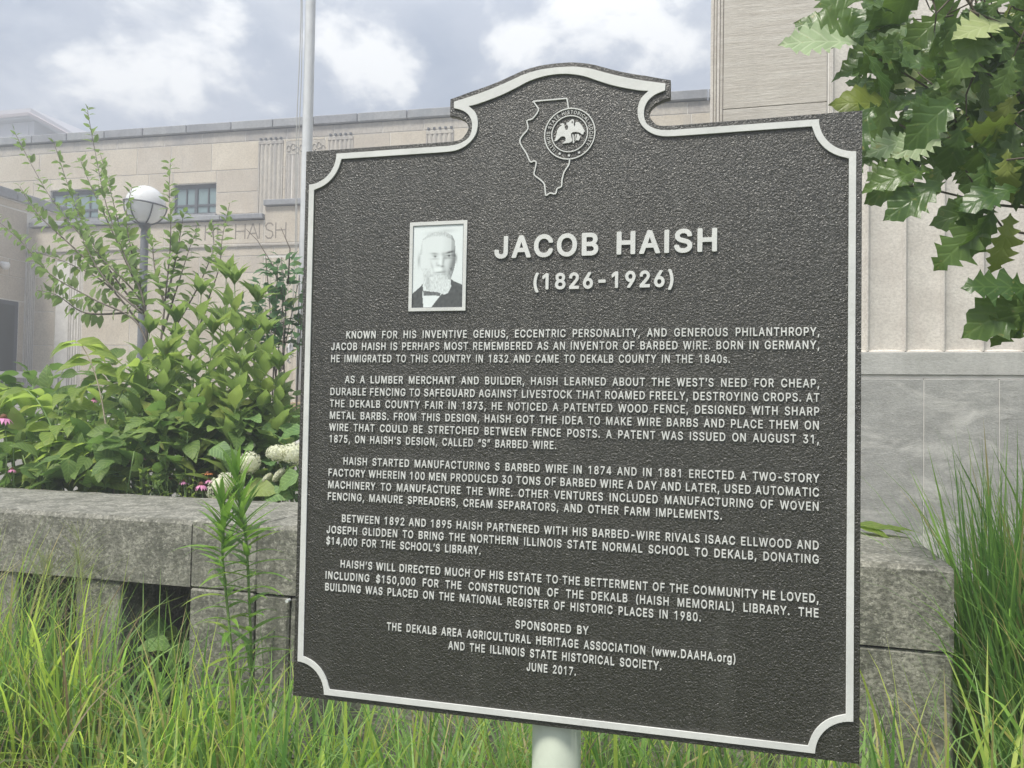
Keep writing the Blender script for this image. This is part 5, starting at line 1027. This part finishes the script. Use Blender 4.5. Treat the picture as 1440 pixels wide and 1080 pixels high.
# ---- oak tree on the right, its trunk outside the frame
okL = copies([leaf(q, 1, .62, f_, d_, .045, seed=i, twist=w_, irr=.16) for i, (q, f_, d_, w_) in enumerate(((OK,.22,.7,.2),(OK2,.3,.9,-.3),(OK3,.15,.5,.25),(OK,.4,1.1,-.15),(OK2,.12,.4,.1),(OK3,.35,1.0,.4)))], M['oak'])
okP = copies([leaf(OK, 1, .64, .2, .5, .03, seed=9, twist=.1)], M['oak_pale'])
ot = thing('oak_tree', (3.1, 1.5, 0), 'oak tree whose lobed dark green leaves hang over the top right corner of the plaque', 'tree')
g_ = MB(); g_.tube([(3.1,1.5,0),(3.08,1.5,.8),(3.0,1.45,1.9),(2.9,1.4,3.1),(2.85,1.35,4.3),(2.8,1.3,5.4)], [.11,.095,.085,.07,.05,.02], 14); g_.build('trunk', M['oak_bark'], ot, True)
LIMB = [[(3.0,1.45,1.9),(2.5,1.3,2.25),at(1400,200,1.15),at(1330,140,1.0),at(1215,70,.9)],
        [(2.95,1.42,2.4),(2.4,1.25,2.7),at(1440,60,1.1),at(1390,40,1.0),at(1340,-30,.95)],
        [(3.0,1.45,1.9),(2.5,1.3,2.05),at(1430,150,1.25),at(1330,200,1.1),at(1265,175,1.05)],
        [(3.02,1.45,1.7),(2.4,1.25,1.95),at(1420,290,1.1),at(1350,275,1.0),at(1250,255,.95)],
        [(3.02,1.45,1.6),(2.4,1.2,1.80),at(1450,330,1.0),at(1395,300,.98),at(1335,195,.98)],
        [(3.02,1.45,1.55),(2.4,1.2,1.72),at(1490,400,1.0),at(1460,408,.95)],
        [(2.95,1.42,2.6),(2.3,1.2,2.9),at(1400,-60,.95),at(1250,-60,.9),at(1170,-20,.88)],
        [(3.0,1.45,2.0),(2.5,1.3,2.2),at(1460,220,.9),at(1400,235,.85)],
        [(3.0,1.45,2.0),(2.7,1.6,2.4),at(1430,20,1.4),at(1340,60,1.4)],
        [(2.9,1.4,3.0),(3.5,1.3,3.4),(4.1,1.2,3.7)],[(2.9,1.4,3.2),(2.6,2.0,3.7),(2.4,2.5,4.0)],[(2.85,1.35,4.0),(2.3,1.0,4.4),(1.9,.8,4.6)]]
for P in LIMB:
    rs = resample(P, .06); g_ = MB(); n_ = len(rs); g_.tube([p for p, d in rs], [max(.003, .020*(1-i/n_)**1.3) for i in range(n_)], 6); g_.build('branch', M['oak_bark'], ot, True)
# leaves: (base pixel, depth, direction in view: right/up, towards camera, length px) for the ones that stand out
def oleaf(px, py, Y, ang, toward, Lpx, roll=0., ms=None, face=1.):
    p = at(px, py, Y); L = Lpx/F_PX*(Y-CAM.y)
    dd = (_r*math.cos(R(ang))+_u*math.sin(R(ang))-_f*toward).normalized()
    nr = (-_f*face+_u*.5+_r*roll)
    put('leaf', random.choice(ms or okL), ot, None, p, dd, nr, L*1.05)
oleaf(1205, 62, .88, 172, .1, 98, 0, okP); oleaf(1200, 60, .95, 140, .1, 85); oleaf(1200, 55, .98, 112, .0, 90); oleaf(1215, 70, .86, -60, .2, 80, .5)
oleaf(1215, 60, .88, -25, .2, 70); oleaf(1290, 192, .96, 195, .1, 68, .3, okP); oleaf(1262, 150, 1.0, 170, .1, 84); oleaf(1270, 140, .96, 215, .1, 90, .3)
oleaf(1300, 235, .95, 200, .1, 84); oleaf(1310, 240, .92, 185, .3, 90, .4); oleaf(1330, 255, .9, 205, .1, 88, -.4); oleaf(1335, 190, .93, 195, .1, 75, .2, okP)
oleaf(1390, 225, .9, 250, .1, 90); oleaf(1395, 300, .9, 222, .1, 95); oleaf(1400, 290, .88, 245, .1, 80, .5); oleaf(1420, 300, .92, 262, .1, 75)
oleaf(1400, 290, .95, 190, .1, 80, .2); oleaf(1460, 408, .92, 172, .1, 88, .2); oleaf(1462, 410, .94, 205, .1, 105, -.3); oleaf(1462, 412, .9, 228, .1, 85); oleaf(1465, 400, .9, 250, .1, 70, .6)
oleaf(1345, 95, .9, 245, .2, 90); oleaf(1390, 30, .88, 235, .2, 95); oleaf(1250, 215, 1.0, 190, 0, 60); oleaf(1260, 90, 1.0, 175, .1, 80)
import itertools
dens = [(1330,40,75,55,30),(1415,60,50,75,38),(1300,130,60,40,18),(1375,165,60,40,26),(1435,200,36,50,20),(1325,215,62,22,9),(1420,20,60,40,24),(1265,35,40,45,12),(1425,140,50,60,20)]
for cx, cy, sx, sy, n_ in dens:
    for k in range(n_):
        px = random.gauss(cx, sx*.5); py = random.gauss(cy, sy*.5); Y = random.uniform(.85, 1.55)
        if px < 1215: continue
        a = random.choice((180, 200, 225, 250, 270, 300, 150, 330))+random.uniform(-18, 18)
        if px < 1290: a = random.uniform(150, 235)
        if py < 285 and k % 3 == 0:
            q0 = at(px, py, Y); g_ = MB(); g_.tube([q0, q0-(_r*math.cos(R(a))+_u*math.sin(R(a)))*.06+rv(.008), q0-(_r*math.cos(R(a))+_u*math.sin(R(a)))*.13+_u*.03+rv(.01)], [.0018, .0025, .0035], 5); g_.build('twig', M['oak_bark'], ot, True)
        if py < 300: oleaf(px, py, Y, a, random.uniform(-.4, .6), random.uniform(62, 96)*(2.45/(Y-CAM.y)), random.uniform(-1, 1), okP if random.random() < .06 else None, random.uniform(.2, 1.2))
crown = []             # rest of the crown, along the limbs towards the trunk and above the frame
for P in LIMB:
    q = [Vector(x) for x in P]; end = len(q)-1
    for k in range(75):
        i = random.randrange(0, 2 if end > 3 else end); t = random.random(); p = q[i].lerp(q[i+1], t)+rv(.10)
        v_ = p-CAM; dz = v_.dot(_f); sx_ = 720+F_PX*v_.dot(_r)/dz; sy_ = 540-F_PX*v_.dot(_u)/dz
        if (sx_ < 1500 and sy_ > -60) or dz < .3: continue
        crown.append((p, rv(1)+Vector((0, 0, -.5)), rv(.5)+Vector((0, 0, 1)), random.uniform(.13, .2)))
for k in range(260):
    p = Vector((random.uniform(2.1, 4.2), random.uniform(.4, 2.6), random.uniform(2.6, 5.3))); crown.append((p, rv(1)+Vector((0, 0, -.4)), rv(.5)+Vector((0, 0, 1)), random.uniform(.14, .2)))
def join_leaves(items, parent, m, name='foliage'):
    """many small leaves too numerous to be parts: one mesh"""
    v = []; f = []; uv = []
    for me, mw in items:
        b0 = len(v); v += [tuple(mw @ x.co) for x in me.vertices]; f += [tuple(b0+i for i in pl.vertices) for pl in me.polygons]
        u = {}; 
        for lp, d in zip(me.loops, me.uv_layers[0].data): u[lp.vertex_index] = tuple(d.uv)
        uv += [u[i] for i in range(len(me.vertices))]
    o = link(name, mesh(name, v, f, True, uv), parent, m); o['kind'] = 'stuff'; return o
join_leaves([(random.choice(okL), basis(*c_)) for c_ in crown], ot, M['oak'])

# ================================================================ grasses
def grass(name, clumps, label, cat='grass', seeds=0):
    v = []; f = []; tint = []
    for (cx, cy, rad, n_, L0, L1, lean, wd, cols, dirb) in clumps:
        for k in range(int(n_*.66)):
            a = random.uniform(0, 6.283); rr_ = rad*math.sqrt(random.random()); bx, by = cx+rr_*math.cos(a), cy+rr_*math.sin(a)
            L = random.uniform(L0, L1); th = random.uniform(0, 6.283); o = Vector((math.cos(th)+dirb[0], math.sin(th)+dirb[1], 0)); o = o.normalized() if o.length > .01 else Vector((1, 0, 0))
            le = lean*random.uniform(.25, 1.7); bend = random.uniform(.4, 3.0)*le; w_ = wd*random.choice((.6, .85, 1.1, 1.5, 2.1)); seg = 7
            p = Vector((bx, by, 0)); ang = le*.25; side = o.cross(Vector((0, 0, 1))).normalized(); sp_ = random.uniform(-.6, .6)
            side = (side*math.cos(sp_)+o*math.sin(sp_)).normalized()
            c = Vector(random.choice(cols)); kk = random.uniform(.9, 1.5); i0 = len(v)
            dry = random.random() < .10
            for j in range(seg+1):
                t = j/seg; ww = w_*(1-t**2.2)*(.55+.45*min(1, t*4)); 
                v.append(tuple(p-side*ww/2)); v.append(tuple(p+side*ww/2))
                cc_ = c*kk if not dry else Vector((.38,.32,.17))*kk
                base_ = Vector((.07,.09,.03)); q = min(1, .35+t*1.2); cc_ = base_*(1-q)+cc_*q  # blade foot darkened in the tint for shade between the blades
                tint.extend([cc_.x, cc_.y, cc_.z, 1]*2)
                ang += bend*(.35+t*1.3)/seg; d = o*math.sin(ang)+Vector((0, 0, 1))*math.cos(ang); p = p+d*(L/seg)
            for j in range(seg): q = i0+2*j; f.append((q, q+1, q+3, q+2))
    me = mesh(name, v, f, True); ca = me.color_attributes.new('tint', 'FLOAT_COLOR', 'POINT'); ca.data.foreach_set('color', tint)
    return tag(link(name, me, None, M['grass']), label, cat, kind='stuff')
GY = [(.26,.34,.08),(.36,.43,.10),(.15,.24,.08),(.38,.43,.12),(.11,.19,.06),(.17,.26,.11)]
GD = [(.16,.27,.09),(.21,.33,.10),(.12,.22,.07),(.27,.39,.14)]
GP = [(.22,.15,.14),(.16,.22,.07),(.24,.18,.15)]
GB = [(.50,.56,.14),(.42,.52,.12),(.60,.62,.26),(.32,.42,.10)]  # blade colours lightened to look sunlit in the near left grass
gl = [(-1.95,.95,.22,330,.55,.98,.55,.0085,GY,(-.1,-.1)), (-1.45,.85,.20,330,.55,.95,.50,.0085,GY,(.05,-.2)), (-1.72,.80,.2,200,.5,.88,.6,.0085,GY,(0,-.2)), (-2.35,1.0,.25,280,.5,.95,.6,.0085,GY+GP,(0,-.1)),
      (-1.6,.7,.5,260,.6,.95,.9,.007,GP,(.1,-.2)), (-1.0,.80,.22,200,.35,.72,.7,.0085,GY+GD,(.2,-.1)), (-.72,.8,.22,220,.45,.82,.6,.0085,GY+GD,(.1,0)), (-.45,.75,.25,240,.45,.76,.7,.0085,GD+GY,(0,0)),
      (-1.9,.35,.5,620,.35,.72,.6,.0075,GB+GY,(0,-.2)), (-1.1,.35,.45,420,.3,.68,.6,.0075,GB+GY,(0,-.2)), (-.5,.3,.4,420,.3,.64,.7,.0085,GY,(0,-.1)),
      (-1.3,1.1,.25,160,.5,.8,.6,.0085,GD,(0,-.1)), (-2.8,.8,.4,400,.4,.9,.6,.0085,GY,(0,0))]
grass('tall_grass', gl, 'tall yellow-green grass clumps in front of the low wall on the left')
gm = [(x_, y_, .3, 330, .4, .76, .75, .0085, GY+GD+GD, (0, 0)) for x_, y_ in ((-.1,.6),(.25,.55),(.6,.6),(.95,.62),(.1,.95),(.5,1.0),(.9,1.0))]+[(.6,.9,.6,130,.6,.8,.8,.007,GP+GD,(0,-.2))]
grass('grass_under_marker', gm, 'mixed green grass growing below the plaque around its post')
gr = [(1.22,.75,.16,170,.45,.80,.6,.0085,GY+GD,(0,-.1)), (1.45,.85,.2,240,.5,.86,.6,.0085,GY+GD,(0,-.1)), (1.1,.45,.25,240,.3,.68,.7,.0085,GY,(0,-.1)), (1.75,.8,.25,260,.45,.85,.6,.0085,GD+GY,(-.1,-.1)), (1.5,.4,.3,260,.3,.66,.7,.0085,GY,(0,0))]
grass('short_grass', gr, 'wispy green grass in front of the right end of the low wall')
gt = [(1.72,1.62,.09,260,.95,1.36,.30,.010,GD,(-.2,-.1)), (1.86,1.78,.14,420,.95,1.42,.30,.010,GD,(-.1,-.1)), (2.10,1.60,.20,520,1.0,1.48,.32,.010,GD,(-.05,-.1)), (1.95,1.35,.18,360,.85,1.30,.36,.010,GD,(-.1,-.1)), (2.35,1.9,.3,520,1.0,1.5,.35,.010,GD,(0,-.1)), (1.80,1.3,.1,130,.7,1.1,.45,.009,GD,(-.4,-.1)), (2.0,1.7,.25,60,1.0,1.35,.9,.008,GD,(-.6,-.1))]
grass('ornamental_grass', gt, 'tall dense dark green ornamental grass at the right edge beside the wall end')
# airy seed panicles above the left grass
v = []; f = []; tint = []
for (cx, cy, zt) in ((-1.98,1.0,.98),(-1.9,.95,.93),(-2.05,1.0,.90),(-1.42,.95,.96),(-1.52,.9,.90),(-1.36,.9,.88),(-1.6,1.0,.86),(-2.3,1.0,.93)):
    top = Vector((cx, cy, zt))
    for k in range(70):
        t = random.random(); p = top+Vector((random.gauss(0, .035+.05*t), random.gauss(0, .04), -.26*t)); q = .0032
        i0 = len(v); d = rv(1).normalized(); e = d.orthogonal().normalized(); v += [tuple(p-d*q), tuple(p+e*q*.6), tuple(p+d*q), tuple(p-e*q*.6)]; f.append((i0, i0+1, i0+2, i0+3)); tint.extend([.26,.24,.18,1]*4)
        j0 = len(v); a_ = top+Vector((0, 0, -.26*min(1, t+.25))); s_ = Vector((.0009, 0, 0)); v += [tuple(a_-s_), tuple(a_+s_), tuple(p+s_), tuple(p-s_)]; f.append((j0, j0+1, j0+2, j0+3)); tint.extend([.22,.24,.12,1]*4)
me = mesh('grass_seed_heads', v, f); ca = me.color_attributes.new('tint', 'FLOAT_COLOR', 'POINT'); ca.data.foreach_set('color', tint)
tag(link('grass_seed_heads', me, None, M['grass']), 'airy brownish seed heads floating above the left grass clumps', 'seed heads', kind='stuff')

# at most 300 leaves of one thing stay parts of their own (those that show largest); the rest are one part
for t in [o for o in C.objects if o.parent is None and o.type == 'EMPTY']:
    lv = [o for o in t.children if o.type == 'MESH' and o.name.split('.')[0] == 'leaf']
    if len(lv) <= 300: continue
    def score(o):
        mw = o.matrix_basis; d = mw.translation-CAM; z = d.dot(_f)
        if z < .1: return 0
        x_, y_ = F_PX*d.dot(_r)/z, F_PX*d.dot(_u)/z
        return mw.to_scale().x/z*(1 if abs(x_) < 740 and abs(y_) < 560 else .01)
    lv.sort(key=score, reverse=True); rest = {}
    for o in lv[300:]: rest.setdefault(o.data.materials[0].name, []).append(o)
    big_ = max(rest.values(), key=len)
    for o in [q for g2 in rest.values() for q in g2 if g2 is not big_]: big_.append(o)
    join_leaves([(o.data, o.matrix_basis.copy()) for o in big_], t, big_[0].data.materials[0])
    for o in big_: bpy.data.objects.remove(o)

# ================================================================ thin summer haze
hz = bpy.data.materials.new('haze'); hz.use_nodes = True; n = NT(hz.node_tree)
pv = n.new('ShaderNodeVolumePrincipled'); pv.inputs['Color'].default_value = (.93, .95, 1, 1); pv.inputs['Density'].default_value = HAZE; pv.inputs['Anisotropy'].default_value = .3
o = n.new('ShaderNodeOutputMaterial'); n.t.links.new(pv.outputs[0], o.inputs['Volume'])
g_ = MB(); g_.box(-302, 302, -302, 302, -1, 19); ho = g_.build('haze', hz); ho['kind'] = 'stuff'; tag(ho, 'thin pale summer haze over the whole place', 'haze')
